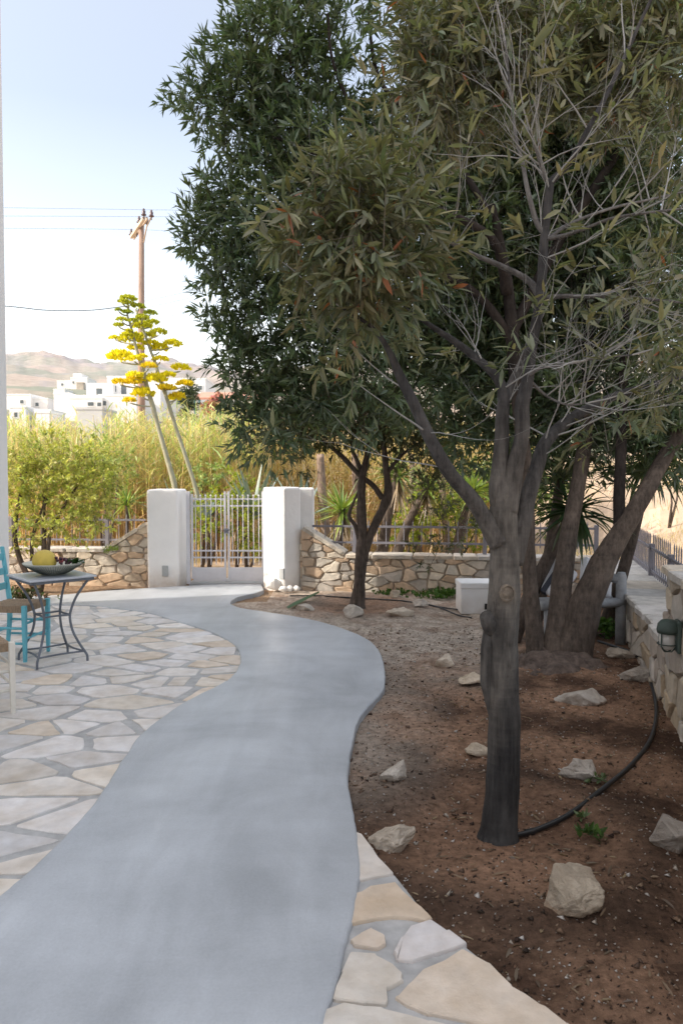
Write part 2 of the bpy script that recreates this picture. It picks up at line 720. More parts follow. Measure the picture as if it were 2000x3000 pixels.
WALLPAL = [(.68, .55, .42), (.74, .63, .50), (.65, .49, .35), (.72, .66, .57), (.58, .53, .47), (.78, .70, .58), (.70, .53, .38), (.63, .58, .51)]
GREYPAL = [(.62, .54, .43), (.52, .45, .36), (.66, .60, .52), (.48, .42, .36), (.60, .48, .34), (.55, .51, .46)]


def stone_face(mb, O, U, V, Nn, polys, sw, sh, pal, gap=.02, depth=.03):
    """fill convex polygons (in u,v) with random rubble stones"""
    for poly in polys:
        x0, x1 = min(p[0] for p in poly), max(p[0] for p in poly)
        y0, y1 = min(p[1] for p in poly), max(p[1] for p in poly)
        seeds = []
        y = y0 - sh * .3
        while y < y1 + sh:
            rowh = sh * random.uniform(.65, 1.35)
            x = x0 - sw * random.random()
            while x < x1 + sw:
                w = sw * random.uniform(.5, 1.6)
                seeds.append((x + w / 2, y + rowh / 2 + random.uniform(-.25, .25) * rowh))
                x += w
            y += rowh
        seeds = [q for q in seeds if random.random() > .26]
        for c in voronoi(seeds, poly, gap, metric=1.9, gapvar=.6):
            if abs(area(c)) < sw * sh * .06:
                continue
            col = random.choice(pal)
            k = random.uniform(.8, 1.2)
            stone(mb, rough_poly(c, .08, .07, .008), O, U, V, Nn, depth * random.uniform(.6, 1.3), tuple(a * k for a in col))


def coping_stones(mb, a, b, w, t, ang=0, lmin=.3, lmax=.6):
    """flat irregular capping slabs from a to b"""
    a, b = Vector(a), Vector(b)
    d = (b - a)
    L = d.length
    d.normalize()
    side = Vector((0, 0, 1)).cross(d).normalized()
    nr = d.cross(side)
    x = 0
    while x < L - .05:
        l = min(random.uniform(lmin, lmax), L - x)
        if L - x - l < .12:
            l = L - x
        k = random.uniform(.85, 1.08)
        tint = random.choice([(1, 1, 1), (1, .96, .9), (.93, .94, .97), (1, .93, .84)])
        w2 = w * random.uniform(.95, 1.06)
        poly = [(x + .008, -w2 / 2), (x + l - .008, -w2 / 2 * random.uniform(.95, 1.03)), (x + l - .008, w2 / 2), (x + .008, w2 / 2 * random.uniform(.95, 1.03))]
        poly = rough_poly(poly, .06, .1, .008)
        n = len(poly)
        vs = [a + d * p[0] + side * p[1] for p in poly] + [a + d * p[0] + side * p[1] + nr * t * random.uniform(.9, 1.1) for p in poly]
        cx = sum(p[0] for p in poly) / n
        cy = sum(p[1] for p in poly) / n
        vs += [a + d * (cx + (p[0] - cx) * .94) + side * (cy + (p[1] - cy) * .94) + nr * t * 1.15 for p in poly]
        fs = [(k_, (k_ + 1) % n, n + (k_ + 1) % n, n + k_) for k_ in range(n)] + [(n + k_, n + (k_ + 1) % n, 2 * n + (k_ + 1) % n, 2 * n + k_) for k_ in range(n)]
        fs += [tuple(2 * n + k_ for k_ in range(n)), tuple(range(n - 1, -1, -1))]
        mb.add(vs, fs, tuple(c * k for c in tint))
        x += l


def prism(mb, poly, z0, z1, col=(1, 1, 1)):
    n = len(poly)
    vs = [(p[0], p[1], z0) for p in poly] + [(p[0], p[1], z1) for p in poly]
    fs = [(k, (k + 1) % n, n + (k + 1) % n, n + k) for k in range(n)]
    fs += [tuple(range(n, 2 * n)), tuple(range(n - 1, -1, -1))]
    mb.add(vs, fs, col)


# ================================================================== CAMERA, LIGHT, SKY
cam = bpy.data.cameras.new('camera')
camo = bpy.data.objects.new('camera', cam)
COL.objects.link(camo)
camo.location = (0, 0, CAMH)
camo.rotation_euler = (R(90) - PITCH, 0, 0)
cam.sensor_fit = 'VERTICAL'
cam.sensor_height = 36
cam.lens = F / 3000 * 36
cam.clip_start = .05
cam.clip_end = 3000
cam.dof.use_dof = True
cam.dof.focus_distance = 4.2
cam.dof.aperture_fstop = 5.6
S.camera = camo

SUN_EL = R(33)
AZ = math.atan2(.958, .287)      # the light travels mostly to the right and a little away from the camera
Ldir = Vector((math.cos(SUN_EL) * math.sin(AZ), math.cos(SUN_EL) * math.cos(AZ), -math.sin(SUN_EL)))
sun = bpy.data.lights.new('sun', 'SUN')
sun.energy = 5.0
sun.angle = R(.5)
sun.color = (1, .93, .82)
suno = bpy.data.objects.new('sun', sun)
COL.objects.link(suno)
suno.rotation_euler = Ldir.to_track_quat('-Z', 'Y').to_euler()
suno.location = (-20, -5, 20)

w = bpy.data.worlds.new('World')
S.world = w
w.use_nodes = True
nt = w.node_tree
sky = nt.nodes.new('ShaderNodeTexSky')
sky.sky_type = 'NISHITA'
sky.sun_disc = False
sky.sun_elevation = SUN_EL
sky.sun_rotation = math.atan2(-Ldir.x, -Ldir.y) % (2 * math.pi)
sky.air_density = 1.0
sky.dust_density = 2.0
sky.ozone_density = 1.0
bg = nt.nodes['Background']
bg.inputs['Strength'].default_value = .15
# haze whitens the horizon; sky gain and bright zenith added to fill shade
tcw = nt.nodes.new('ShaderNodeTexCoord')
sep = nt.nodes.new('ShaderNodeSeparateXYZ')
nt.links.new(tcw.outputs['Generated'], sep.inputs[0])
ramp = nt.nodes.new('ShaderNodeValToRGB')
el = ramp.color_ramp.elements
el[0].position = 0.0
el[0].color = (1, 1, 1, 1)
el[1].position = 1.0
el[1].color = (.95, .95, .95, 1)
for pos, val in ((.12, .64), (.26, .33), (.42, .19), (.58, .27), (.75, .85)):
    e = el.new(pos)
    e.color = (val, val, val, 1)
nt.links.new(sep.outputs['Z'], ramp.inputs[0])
haze_fill = nt.nodes.new('ShaderNodeVectorMath')
haze_fill.operation = 'MULTIPLY'
haze_fill.inputs[1].default_value = (7.7, 7.05, 6.3)
nt.links.new(ramp.outputs[0], haze_fill.inputs[0])
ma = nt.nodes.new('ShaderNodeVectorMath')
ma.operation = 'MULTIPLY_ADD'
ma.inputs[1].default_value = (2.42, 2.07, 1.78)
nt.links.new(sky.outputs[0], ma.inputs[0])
nt.links.new(haze_fill.outputs[0], ma.inputs[2])
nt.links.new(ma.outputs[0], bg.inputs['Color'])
S.view_settings.view_transform = 'Standard'
S.view_settings.look = 'None'
S.view_settings.exposure = 0
S.view_settings.gamma = 1
S.render.engine = 'CYCLES'
S.cycles.max_bounces = 8
S.cycles.diffuse_bounces = 5
S.cycles.transparent_max_bounces = 8

# ================================================================== GROUND / TERRAIN


def fbm(x, y, s, o=5):
    return noise.fractal(Vector((x / s, y / s, 3.1)), 1.0, 2.0, o)


def terrain(x, y):
    r = math.hypot(x, y)
    if y < 12.6 and r < 40:
        return -.10
    prof = [(12, -.1), (20, -.05), (60, 1.6), (120, 9.6), (200, 21), (330, 44), (430, 62), (520, 60), (800, 50)]
    z = prof[-1][1]
    for (a, za), (b, zb) in zip(prof, prof[1:]):
        if r <= b:
            t = max(0, (r - a) / (b - a))
            z = za + (zb - za) * t
            break
    th = math.atan2(x, y)
    if r > 60:
        k = min(1, (r - 60) / 300)
        z *= 1 + k * (.028 * math.sin(th * 17 + .9) + .02 * math.sin(th * 31 + 2) + .05 * fbm(x, y, 90))
    if r > 150:
        z += fbm(x, y, 28, 6) * min(1, (r - 150) / 200) * 3.4 + abs(fbm(x + 90, y, 11, 5)) * min(1, max(0, (r - 300) / 100)) * 2.2
    if x > 3:      # dry bank on the right
        k = min(1, max(0, (x - 4) / 3)) * min(1, max(0, (r - 11) / 12))
        z += k * 1.6
    return z


vs, fs, cs = [], [], []
radii = [0, 4, 8, 10.5, 12.5, 13.2, 14, 16, 18, 21, 25, 30, 38, 48, 60, 75, 92, 110, 130, 150, 170, 190, 210, 230, 250, 270, 290, 310, 330, 348, 365, 380, 395, 408, 420, 430, 442, 456, 475, 520, 640, 800]
angs = [R(a) for a in np.concatenate([np.arange(-180, -60, 6), np.arange(-60, 60, .25), np.arange(60, 180, 6)])]
na = len(angs)
for r in radii:
    for a in angs:
        x, y = r * math.sin(a), r * math.cos(a)
        vs.append((x, y, terrain(x, y)))
for i in range(len(radii) - 1):
    for k in range(na):
        k2 = (k + 1) % na
        f = (i * na + k, (i + 1) * na + k, (i + 1) * na + k2, i * na + k2)
        x, y, z = vs[(i + 1) * na + k]
        r = radii[i]
        if r < 60:
            c = Vector((.52, .40, .29)) * (1 + .35 * fbm(x, y, 2.5)) * random.uniform(.9, 1.1)
        else:
            n1 = fbm(x, y, 40)
            n2 = fbm(x + 500, y, 14)
            tan = Vector((.40, .315, .24))
            green = Vector((.19, .22, .145))
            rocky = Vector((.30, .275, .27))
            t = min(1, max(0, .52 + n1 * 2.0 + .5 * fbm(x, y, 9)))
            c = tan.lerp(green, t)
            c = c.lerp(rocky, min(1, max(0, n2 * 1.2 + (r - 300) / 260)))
            haze_mix = min(.30, (r - 60) / 900)
            c = c.lerp(Vector((.58, .56, .60)), haze_mix)  # distance haze painted into the hill colour, stronger with radius
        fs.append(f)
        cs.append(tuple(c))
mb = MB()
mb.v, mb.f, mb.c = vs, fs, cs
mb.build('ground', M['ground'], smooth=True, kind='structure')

# ---- garden soil, one fine sheet
TREE = G(1458, 2440, -.03)        # foot of the front tree
SMALL = G(1050, 1775, -.03)
BIG = G(1640, 1960, -.02)


def soil_z(x, y):
    z = -.045 + .018 * fbm(x, y, .5, 3) + .011 * fbm(x, y, .1, 4)
    r = math.hypot(x - TREE.x, y - TREE.y)
    z += .035 * math.exp(-((r - .62) / .16) ** 2) - .012 * math.exp(-(r / .4) ** 2)
    r = math.hypot(x - SMALL.x, y - SMALL.y)
    z += .03 * math.exp(-((r - .72) / .2) ** 2) - .01 * math.exp(-(r / .4) ** 2)
    r = math.hypot((x - BIG.x) / .75, (y - BIG.y) / .55)
    z += .05 * math.exp(-(r / 1.0) ** 2)
    if x > 1.4:
        z += .03 * min(1, (x - 1.4))
    return z


def soil_c(x, y):
    dark = Vector((.11, .066, .045))
    brown = Vector((.38, .235, .155))
    sand = Vector((.60, .51, .42))
    n = fbm(x, y, .55, 4)
    n2 = fbm(x + 31, y - 7, .16, 3)
    c = brown.lerp(dark, min(1, max(0, .32 + n * 1.3 + n2 * .7)))
    # dug basin rim is darker, its floor redder
    r = math.hypot(x - TREE.x, y - TREE.y)
    c = c.lerp(Vector((.06, .041, .032)), .75 * math.exp(-((r - .68) / .17) ** 2))
    c = c.lerp(Vector((.36, .215, .14)), .7 * math.exp(-(r / .45) ** 2))
    # pale trodden sand further back
    px = 1000 + x / max(y, .5) * F
    k = min(1, max(0, (y - 5.3) / 1.6)) * min(1, max(0, (1560 - px) / 160))
    k2 = .62 * min(1, max(0, (y - 3.3) / .9)) * min(1, max(0, (1350 - px) / 250))
    k = max(k, k2) * min(1, max(0, .9 + n * .5 + n2 * .4))
    rs = math.hypot(x - SMALL.x, y - SMALL.y)
    k *= 1 - .85 * math.exp(-(rs / .78) ** 4)
    c = c.lerp(sand, min(1, k))
    if y > 9.6 and x < -1:
        c = Vector((.42, .30, .2)).lerp(Vector((.3, .2, .13)), .5 + n * .6)
    return c * (1 + .25 * n2)


vs, fs, cs = [], [], []
xs = np.concatenate([np.arange(-6, -.6, .06), np.arange(-.6, 4.6, .022)])
ys = np.concatenate([np.arange(.8, 5, .022), np.arange(5, 12.0, .04)])
ny = len(ys)
for x in xs:
    for y in ys:
        vs.append((x, y, soil_z(x, y)))
for i in range(len(xs) - 1):
    for k in range(ny - 1):
        if xs[i] < -1.2 and ys[k] < 9:
            continue
        fs.append((i * ny + k, (i + 1) * ny + k, (i + 1) * ny + k + 1, i * ny + k + 1))
        cs.append(tuple(soil_c(xs[i], ys[k])))
npmesh('garden_soil', np.array(vs), np.array(fs), np.array(cs), M['soil'], kind='structure', smooth=True)

# ---- chips and grit in the soil
n = 24000
gx = rng.uniform(-.6, 2.9, n)
gy = 1.5 + 6.5 * rng.random(n) ** 1.7
sz = rng.uniform(.002, .0065, n) * (1 + 1.2 * (rng.random(n) > .95))
pal = np.array([(.42, .37, .31), (.30, .22, .15), (.10, .06, .04), (.05, .03, .022), (.2, .12, .08), (.55, .52, .48), (.04, .028, .02), (.13, .085, .06)])
pc = pal[rng.integers(0, len(pal), n)]
big_ = rng.random(n) < .035
sz = np.where(big_, rng.uniform(.008, .016, n), sz)
pc[big_] = np.array([(.2, .13, .085), (.13, .085, .06), (.26, .18, .12)])[rng.integers(0, 3, int(big_.sum()))]
pz = np.array([soil_z(a, b) for a, b in zip(gx, gy)])
ctr = np.stack([gx, gy, pz + sz * .25], 1)
tet = unit(np.array([[1, 1, 1], [-1, -1, 1], [-1, 1, -1], [1, -1, -1.]]))
V = ctr[:, None, :] + (tet[None] * (1 + rng.uniform(-.4, .6, (n, 4, 1))) + rng.normal(size=(n, 4, 3)) * .25) * (sz[:, None] * np.array([1.25, 1.25, .7]))[:, None, :]
q = np.array([[0, 1, 2], [0, 3, 1], [0, 2, 3], [1, 3, 2]])
npmesh('bark_chips_and_grit', V.reshape(-1, 3), (np.arange(n)[:, None, None] * 4 + q[None]).reshape(-1, 3), np.repeat(pc, 4, 0), M['chips'], kind='stuff')

n = 1100
gx = rng.uniform(-.3, 2.9, n)
gy = 1.6 + 7.5 * rng.random(n) ** 1.3
gz3 = np.array([soil_z(a, b) + .006 for a, b in zip(gx, gy)])
ok = np.array([a > .35 + .1 * math.sin(b * 2) for a, b in zip(gx, gy)])
bs_ = np.stack([gx, gy, gz3], 1)[ok]
n = len(bs_)
dl_ = unit(np.stack([rng.normal(size=n), rng.normal(size=n), rng.normal(size=n) * .12], 1))
v, f, c = leaf_arrays(bs_, dl_, np.tile([[0, 0, 1.]], (n, 1)) + rng.normal(size=(n, 3)) * .3, rng.uniform(.03, .075, n), rng.uniform(.007, .015, n), rng.uniform(-.1, .25, n),
                      np.array([(.22, .15, .09), (.12, .08, .05), (.3, .23, .14), (.16, .12, .08)])[rng.integers(0, 4, n)], True)
npmesh('fallen_leaves', v, f, c, M['leaf'], kind='stuff')

# ================================================================== PATH AND PATIO
SC = 2000 / 1568
right = [(730, 2420), (745, 2352), (778, 2250), (798, 2160), (818, 2075), (826, 2010), (824, 1960), (818, 1910), (808, 1850), (800, 1800), (802, 1745), (812, 1700),
         (820, 1662), (848, 1622), (878, 1590), (884, 1550), (872, 1500), (840, 1468), (765, 1438), (690, 1420), (610, 1407), (550, 1397), (529, 1386), (545, 1373), (585, 1364), (606, 1356)]
farl = [(600, 1344), (520, 1343), (430, 1347), (340, 1352), (235, 1359), (140, 1368), (40, 1373), (-120, 1379)]
left = [(-120, 1392), (20, 1390), (150, 1391), (210, 1392), (262, 1398), (325, 1406), (370, 1417), (425, 1434), (482, 1452), (532, 1478), (551, 1505), (548, 1532),
        (528, 1560), (488, 1583), (430, 1612), (372, 1650), (322, 1692), (290, 1735), (255, 1790), (215, 1848), (160, 1912), (75, 1995), (0, 2062), (-120, 2160)]
g = [G(x * SC, y * SC) for x, y in right]
pr = smoothline([(p.x, p.y) for p in g], 5)
fl = [(G(x * SC, y * SC).x, G(x * SC, y * SC).y) for x, y in farl]
pl = smoothline([(G(x * SC, y * SC).x, G(x * SC, y * SC).y) for x, y in left], 5)
outline = [(-.33, 1.0)] + pr + fl + pl + [(-1.9, 2.2), (-2.0, 1.0)]
dense = []
for i_, p_ in enumerate(outline):
    q_ = outline[(i_ + 1) % len(outline)]
    k_ = max(1, int(math.hypot(q_[0] - p_[0], q_[1] - p_[1]) / .035))
    dense += [(p_[0] + (q_[0] - p_[0]) * j_ / k_, p_[1] + (q_[1] - p_[1]) * j_ / k_) for j_ in range(k_)]
outline = [(x + .005 * noise.noise(Vector((x * 23, y * 23, 4))), y + .005 * noise.noise(Vector((x * 23, y * 23, 7)))) for x, y in dense]
outline = [(x + .006 * noise.noise(Vector((x * 6, y * 6, 0))), y + .006 * noise.noise(Vector((x * 6, y * 6, 9)))) for x, y in outline]
mb = MB()
prism(mb, outline, -.14, .012)
mb.build('path', M['concrete'], kind='structure', bevel=.014, seg=3)

mb = MB()
prism(mb, [(-6.5, .9), (-.5, .9), (-.2, 2.5), (-.1, 4), (0, 6.5), (-.6, 8), (-1.75, 9.2), (-3, 9.6), (-6.5, 9.6)], -.16, -.0075)
mb.build('patio_base', M['mortar'], kind='structure')

FLAG = [(1.03, 1.03, 1.04), (1.05, 1.06, 1.09), (1.0, .98, .95), (1.06, 1.02, .95), (1.0, 1.02, 1.07), (1.04, .95, .84), (.97, .99, 1.03), (1.08, 1.08, 1.08), (1.02, 1.03, 1.06)]
seedpx = [(130, 1300), (10, 1230), (290, 1090), (110, 1050), (40, 1420), (210, 940), (480, 880), (130, 880), (390, 825), (250, 760), (560, 745), (50, 735), (155, 680), (10, 665),
          (360, 660), (550, 680), (690, 665), (440, 630), (170, 610), (760, 605), (600, 560), (240, 545), (950, 510), (60, 570), (210, 500), (480, 505), (820, 505), (940, 465),
          (250, 460), (40, 520), (70, 440), (400, 460), (590, 450), (710, 465), (830, 465), (1060, 440), (560, 425), (660, 405), (480, 370), (820, 415), (1020, 415), (790, 380),
          (940, 385), (1060, 365), (660, 345), (880, 350), (580, 315), (740, 300), (860, 315), (1000, 325), (1010, 290), (500, 270), (650, 270), (430, 300), (640, 220),
          (780, 225), (820, 255), (940, 270), (720, 250), (560, 240), (500, 225), (450, 210), (590, 200), (700, 190), (800, 210), (540, 180), (480, 160), (400, 165),
          (620, 145), (560, 140), (330, 190), (300, 330), (300, 270), (330, 230), (60, 330), (120, 300), (40, 400), (330, 400), (180, 380), (90, 500), (330, 150), (250, 150)]
seeds = []
for X, Y in seedpx:
    p = G(X / 1.568, 1700 + Y / 1.568)
    seeds.append((p.x, p.y))
tries = 0
while tries < 4000:
    tries += 1
    p = (random.uniform(-6.3, -.2), random.uniform(1, 9.8))
    if min((p[0] - a) ** 2 + (p[1] - b) ** 2 for a, b in seeds) > .36 ** 2:
        seeds.append(p)
mb = MB()
for c in voronoi(seeds, [(-6.4, .95), (-.5, .95), (-.2, 4), (-.1, 6.6), (-1.2, 8.6), (-2.5, 9.4), (-6.4, 9.5)], .05, .6, metric=1.45):
    if abs(area(c)) < .006:
        continue
    k = random.uniform(.86, 1.06)
    col = tuple(a * k for a in random.choice(FLAG))
    pl2 = rough_poly(c, .10, .07, .007)
    nn = len(pl2)
    zt = random.uniform(-.003, .003)
    ta, tb = random.uniform(-.012, .012), random.uniform(-.012, .012)
    cx = sum(p[0] for p in pl2) / nn
    cy = sum(p[1] for p in pl2) / nn
    vs = []
    for s, z in ((1.0, -.012), (.995, zt - .003), (.97, zt)):
        vs += [(cx + (p[0] - cx) * s, cy + (p[1] - cy) * s, min(.006, z + (z > -.01) * ((p[0] - cx) * ta + (p[1] - cy) * tb) + random.uniform(-.0008, .0008))) for p in pl2]
    fs = [(r * nn + k_, r * nn + (k_ + 1) % nn, (r + 1) * nn + (k_ + 1) % nn, (r + 1) * nn + k_) for r in range(2) for k_ in range(nn)]
    fs.append(tuple(2 * nn + k_ for k_ in range(nn)))
    mb.add(vs, fs, col)
mb.build('patio_paving', M['flagstone'], kind='structure')

# ---- flagstone border on the right of the path
bo = [(140, 655), (170, 672), (232, 760), (312, 838), (442, 1000), (500, 1050), (622, 1148), (722, 1230), (822, 1328), (962, 1418), (1072, 1502), (1240, 1640), (1420, 1800), (1500, 1900)]
bp = []
for X, Y in bo:
    p = G(950 + X / 1.493, 2000 + Y / 1.493)
    bp.append((p.x, p.y))
bp = smoothline(bp, 3)
mb = MB()
prism(mb, [(-.45, 1.0)] + [(x, y) for x, y in reversed([(.62, 1.0)] [:0] + bp)][::1] + [(-.3, 3.35)] if False else [(-.45, 1.15)] + list(reversed(bp)) + [(-.32, 3.3), (-.42, 2.4)], -.10, -.008)
mb.build('border_mortar', M['mortar'], kind='structure', bevel=.006)
border = [[(125, 650), (160, 665), (232, 765), (303, 832), (150, 862), (110, 860)],
          [(110, 935), (170, 915), (205, 893), (313, 880), (380, 955), (462, 1028), (440, 1042), (300, 1022), (140, 1052), (100, 1050)],
          [(118, 1132), (160, 1100), (205, 1077), (258, 1112), (266, 1148), (235, 1168), (130, 1152)],
          [(305, 1182), (340, 1115), (372, 1072), (470, 1045), (540, 1090), (614, 1140), (560, 1162), (480, 1190), (385, 1218), (320, 1213)],
          [(40, 1385), (80, 1270), (112, 1188), (228, 1196), (300, 1240), (340, 1275), (338, 1302), (276, 1332), (268, 1402), (180, 1402)],
          [(322, 1380), (380, 1320), (440, 1262), (520, 1220), (600, 1172), (715, 1235), (815, 1330), (952, 1416), (1060, 1497), (1000, 1520), (800, 1512), (600, 1474), (470, 1450), (380, 1418)],
          [(-40, 1600), (10, 1440), (92, 1408), (250, 1432), (470, 1490), (640, 1530), (600, 1700), (300, 1800), (-80, 1800)],
          [(690, 1545), (900, 1560), (1100, 1560), (1220, 1655), (1400, 1800), (1200, 1900), (800, 1800), (660, 1700)]]
bcol = [(1.06, 1.02, .97), (1.04, .9, .74), (1.06, .96, .85), (1.06, 1.06, 1.1), (1.04, 1.01, .95), (1.1, 1.0, .88), (1.04, 1.02, .97), (1.04, 1.0, .92)]
mb = MB()
for poly, col in zip(border, bcol):
    p2 = [G(950 + X / 1.493, 2000 + Y / 1.493) for X, Y in poly]
    p2 = [(p.x, p.y) for p in p2]
    if area(p2) < 0:
        p2 = p2[::-1]
    pl2 = rough_poly(p2, .05, .05, .005)
    nn = len(pl2)
    cx = sum(p[0] for p in pl2) / nn
    cy = sum(p[1] for p in pl2) / nn
    vs = []
    for s, z in ((1.035, -.02), (1.03, .001), (1.005, .006)):
        vs += [(cx + (p[0] - cx) * s, cy + (p[1] - cy) * s, z) for p in pl2]
    fs = [(r * nn + k_, r * nn + (k_ + 1) % nn, (r + 1) * nn + (k_ + 1) % nn, (r + 1) * nn + k_) for r in range(2) for k_ in range(nn)]
    fs.append(tuple(2 * nn + k_ for k_ in range(nn)))
    mb.add(vs, fs, tuple(c * .92 for c in col))
mb.build('border_paving', M['flagstone'], kind='structure')

# ================================================================== HOUSE ON THE LEFT
HX, HY, HH = -4.03, 9.1, 8.6
h = thing('white_house', 'tall white plastered house wall, only its corner visible at the far left edge', 'house', (HX, HY, 0))
mb = MB()
mb.add([(-5, -15, -.1), (0, -15, -.1), (0, 0, -.1), (-5, -2.2, -.1), (-5, -15, HH), (.055, -15, HH), (.055, 0, HH), (-5, -2.2, HH)],
       [(0, 3, 2, 1), (4, 5, 6, 7), (0, 1, 5, 4), (1, 2, 6, 5), (2, 3, 7, 6), (3, 0, 4, 7)])
mb.build('wall', M['plaster'], h, bevel=.04, seg=4)
mb = MB()
prism(mb, [(-5.08, -15.1), (.12, -15.1), (.12, .06), (-5.08, -2.22)], HH, HH + .18)
mb.build('roof', M['plaster'], h, bevel=.04)

# ================================================================== TREES


def limb(mb, pts, d=None, n=12, res=5, lump=.12, col=(1, 1, 1)):
    """pts: (px, py, width_px, depth)"""
    q = []
    for p in pts:
        dd = p[3] if len(p) > 3 else d
        v = P(p[0], p[1], dd)
        q.append((v.x, v.y, v.z, p[2] / 2 / F * dd))
    q = smoothline(q, res)
    mb.tube([Vector(a[:3]) for a in q], [a[3] for a in q], n, lump=lump, col=col)
    return [Vector(a[:3]) for a in q]


def twiggy(mb, p, d, L, r, lvl, col=(1, 1, 1), ends=None, spread=.8):
    """curved, branching bare twig"""
    pts, rad = [p.copy()], [r]
    k = 5
    bend = Vector((random.uniform(-1, 1), random.uniform(-1, 1), random.uniform(-.3, .9))) * .22
    for i in range(k):
        d = (d + bend * .5 + Vector((random.uniform(-1, 1), random.uniform(-1, 1), random.uniform(-1, 1))) * .12).normalized()
        p = p + d * (L / k)
        pts.append(p.copy())
        rad.append(r * (1 - .75 * (i + 1) / k))
        if lvl > 0 and i >= 1 and random.random() < .75:
            nd = (d + Vector((random.uniform(-1, 1), random.uniform(-1, 1), random.uniform(-.6, 1))) * spread).normalized()
            twiggy(mb, p.copy(), nd, L * random.uniform(.45, .7), rad[-1] * .7, lvl - 1, col, ends, spread)
    mb.tube(pts, rad, 5, col=col, cap=False)
    if ends is not None:
        ends.append((pts[-1], d))


DARKLEAF = [(.10, .16, .08), (.13, .18, .085), (.085, .135, .085), (.155, .19, .085), (.11, .145, .095)]
OLIVELEAF = [(.15, .165, .082), (.18, .185, .10), (.215, .21, .14), (.115, .145, .08), (.21, .18, .095), (.125, .165, .10)]


def crown_from_blobs(blobs, dens, nl, tl, L, W, cols, hi=False, droop=.0, shell=.45, lift=.35, a1=22):
    parts, twb = [], []
    for b in blobs:
        px, py, d, rx, rz = b[:5]
        k = b[5] if len(b) > 5 else 1
        s = d / F
        c = P(px, py, d)
        r = (rx * s, (rx + rz) / 2 * s * .95, rz * s)
        n = max(6, int(dens * k * (r[0] * r[2] * 4) ** .5 * (r[1] * 2)))
        C, D = blob_points(c, r, n, shell, lift)
        parts.append(tufts(C, D, nl, tl, L, W, cols, hi, droop=droop, a1=a1))
        twb.append((C - D * tl * .6, D))
    C = np.concatenate([a for a, _ in twb])
    D = np.concatenate([a for _, a in twb])
    return merge(parts), C, D


def twig_ribbons(C, D, L, W, col):
    n = len(C)
    return blades(C, D, np.full(n, L), np.full(n, W), 0., 1, np.tile(np.array([col]), (n, 1)), .2, flat=True)


# ---- the big spreading tree with three brown trunks
t = thing('spreading_tree', 'big dark evergreen tree with three leaning brown trunks on one root', 'tree', BIG)
mb = MB()
fl_ = (.95, .95, .97)
limb(mb, [(1582, 1975, 110, 6.5), (1570, 1900, 62, 6.5), (1557, 1780, 46, 6.5), (1546, 1600, 40, 6.5), (1542, 1420, 38, 6.5), (1520, 1200, 40, 6.4), (1500, 1000, 38, 6.3), (1484, 820, 30, 6.2), (1440, 600, 20, 6.1)])
limb(mb, [(1635, 1985, 140, 6.45), (1628, 1900, 80, 6.45), (1640, 1760, 64, 6.5), (1665, 1560, 50, 6.6), (1692, 1420, 44, 6.7), (1716, 1250, 40, 6.8), (1722, 1000, 34, 6.9), (1700, 700, 24, 7.0), (1690, 500, 14, 7)])
limb(mb, [(1675, 1990, 150, 6.4), (1682, 1900, 108, 6.4), (1712, 1780, 92, 6.4), (1766, 1650, 74, 6.4), (1818, 1560, 60, 6.4), (1885, 1450, 50, 6.4), (1950, 1330, 44, 6.5), (2060, 1150, 38, 6.6), (2150, 950, 30, 6.8)])
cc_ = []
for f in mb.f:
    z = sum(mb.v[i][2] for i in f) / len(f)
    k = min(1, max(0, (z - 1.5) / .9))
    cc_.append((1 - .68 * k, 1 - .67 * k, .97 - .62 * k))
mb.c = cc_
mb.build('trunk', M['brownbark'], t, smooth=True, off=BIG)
for pts in ([(1818, 1575, 46, 6.42), (1812, 1480, 36, 6.45), (1815, 1380, 34, 6.5), (1822, 1200, 30, 6.6), (1830, 900, 22, 6.7)],
            [(1484, 860, 34, 6.2), (1440, 700, 26, 6.0), (1250, 600, 22, 5.9), (1000, 480, 16, 6.0), (800, 400, 9, 6.2)],
            [(1495, 980, 34, 6.3), (1560, 850, 30, 6.4), (1640, 700, 30, 6.5), (1760, 520, 26, 6.6), (1900, 300, 20, 6.6), (1990, 150, 12, 6.6)],
            [(1500, 1000, 30, 6.3), (1380, 850, 24, 6.2), (1150, 760, 18, 6.2), (900, 760, 10, 6.3)],
            [(1440, 640, 22, 6.1), (1300, 420, 18, 6.2), (1120, 250, 13, 6.3), (1080, 60, 8, 6.3)],
            [(1250, 600, 18, 5.9), (1080, 400, 13, 6.0), (980, 200, 9, 6.1), (960, 40, 6, 6.1)]):
    mb = MB()
    limb(mb, pts, lump=.08, n=8, col=(.34, .34, .36))
    mb.build('branch', M['brownbark'], t, smooth=True, off=BIG)
mb = MB()
mb.lathe([(.02, .10), (.10, .10), (.18, .09), (.25, .07), (.31, .05), (.36, .03), (.40, .0), (.45, -.03), (.55, -.08)], 48, (BIG.x - .02, BIG.y + .04, .0), sx=1., sy=.72)
mb.v = [(x + .10 * noise.noise(Vector((x, y, z)) * 4) + .04 * noise.noise(Vector((x, y, z)) * 13), y + .08 * noise.noise(Vector((y, x, z)) * 5), z + .06 * noise.noise(Vector((x, y, 0)) * 7) + .035 * noise.noise(Vector((x, y, z)) * 19)) for x, y, z in mb.v]
mb.build('root_flare', M['rootbark'], t, smooth=True, off=BIG)['label'] = 'pale grey swollen root base'
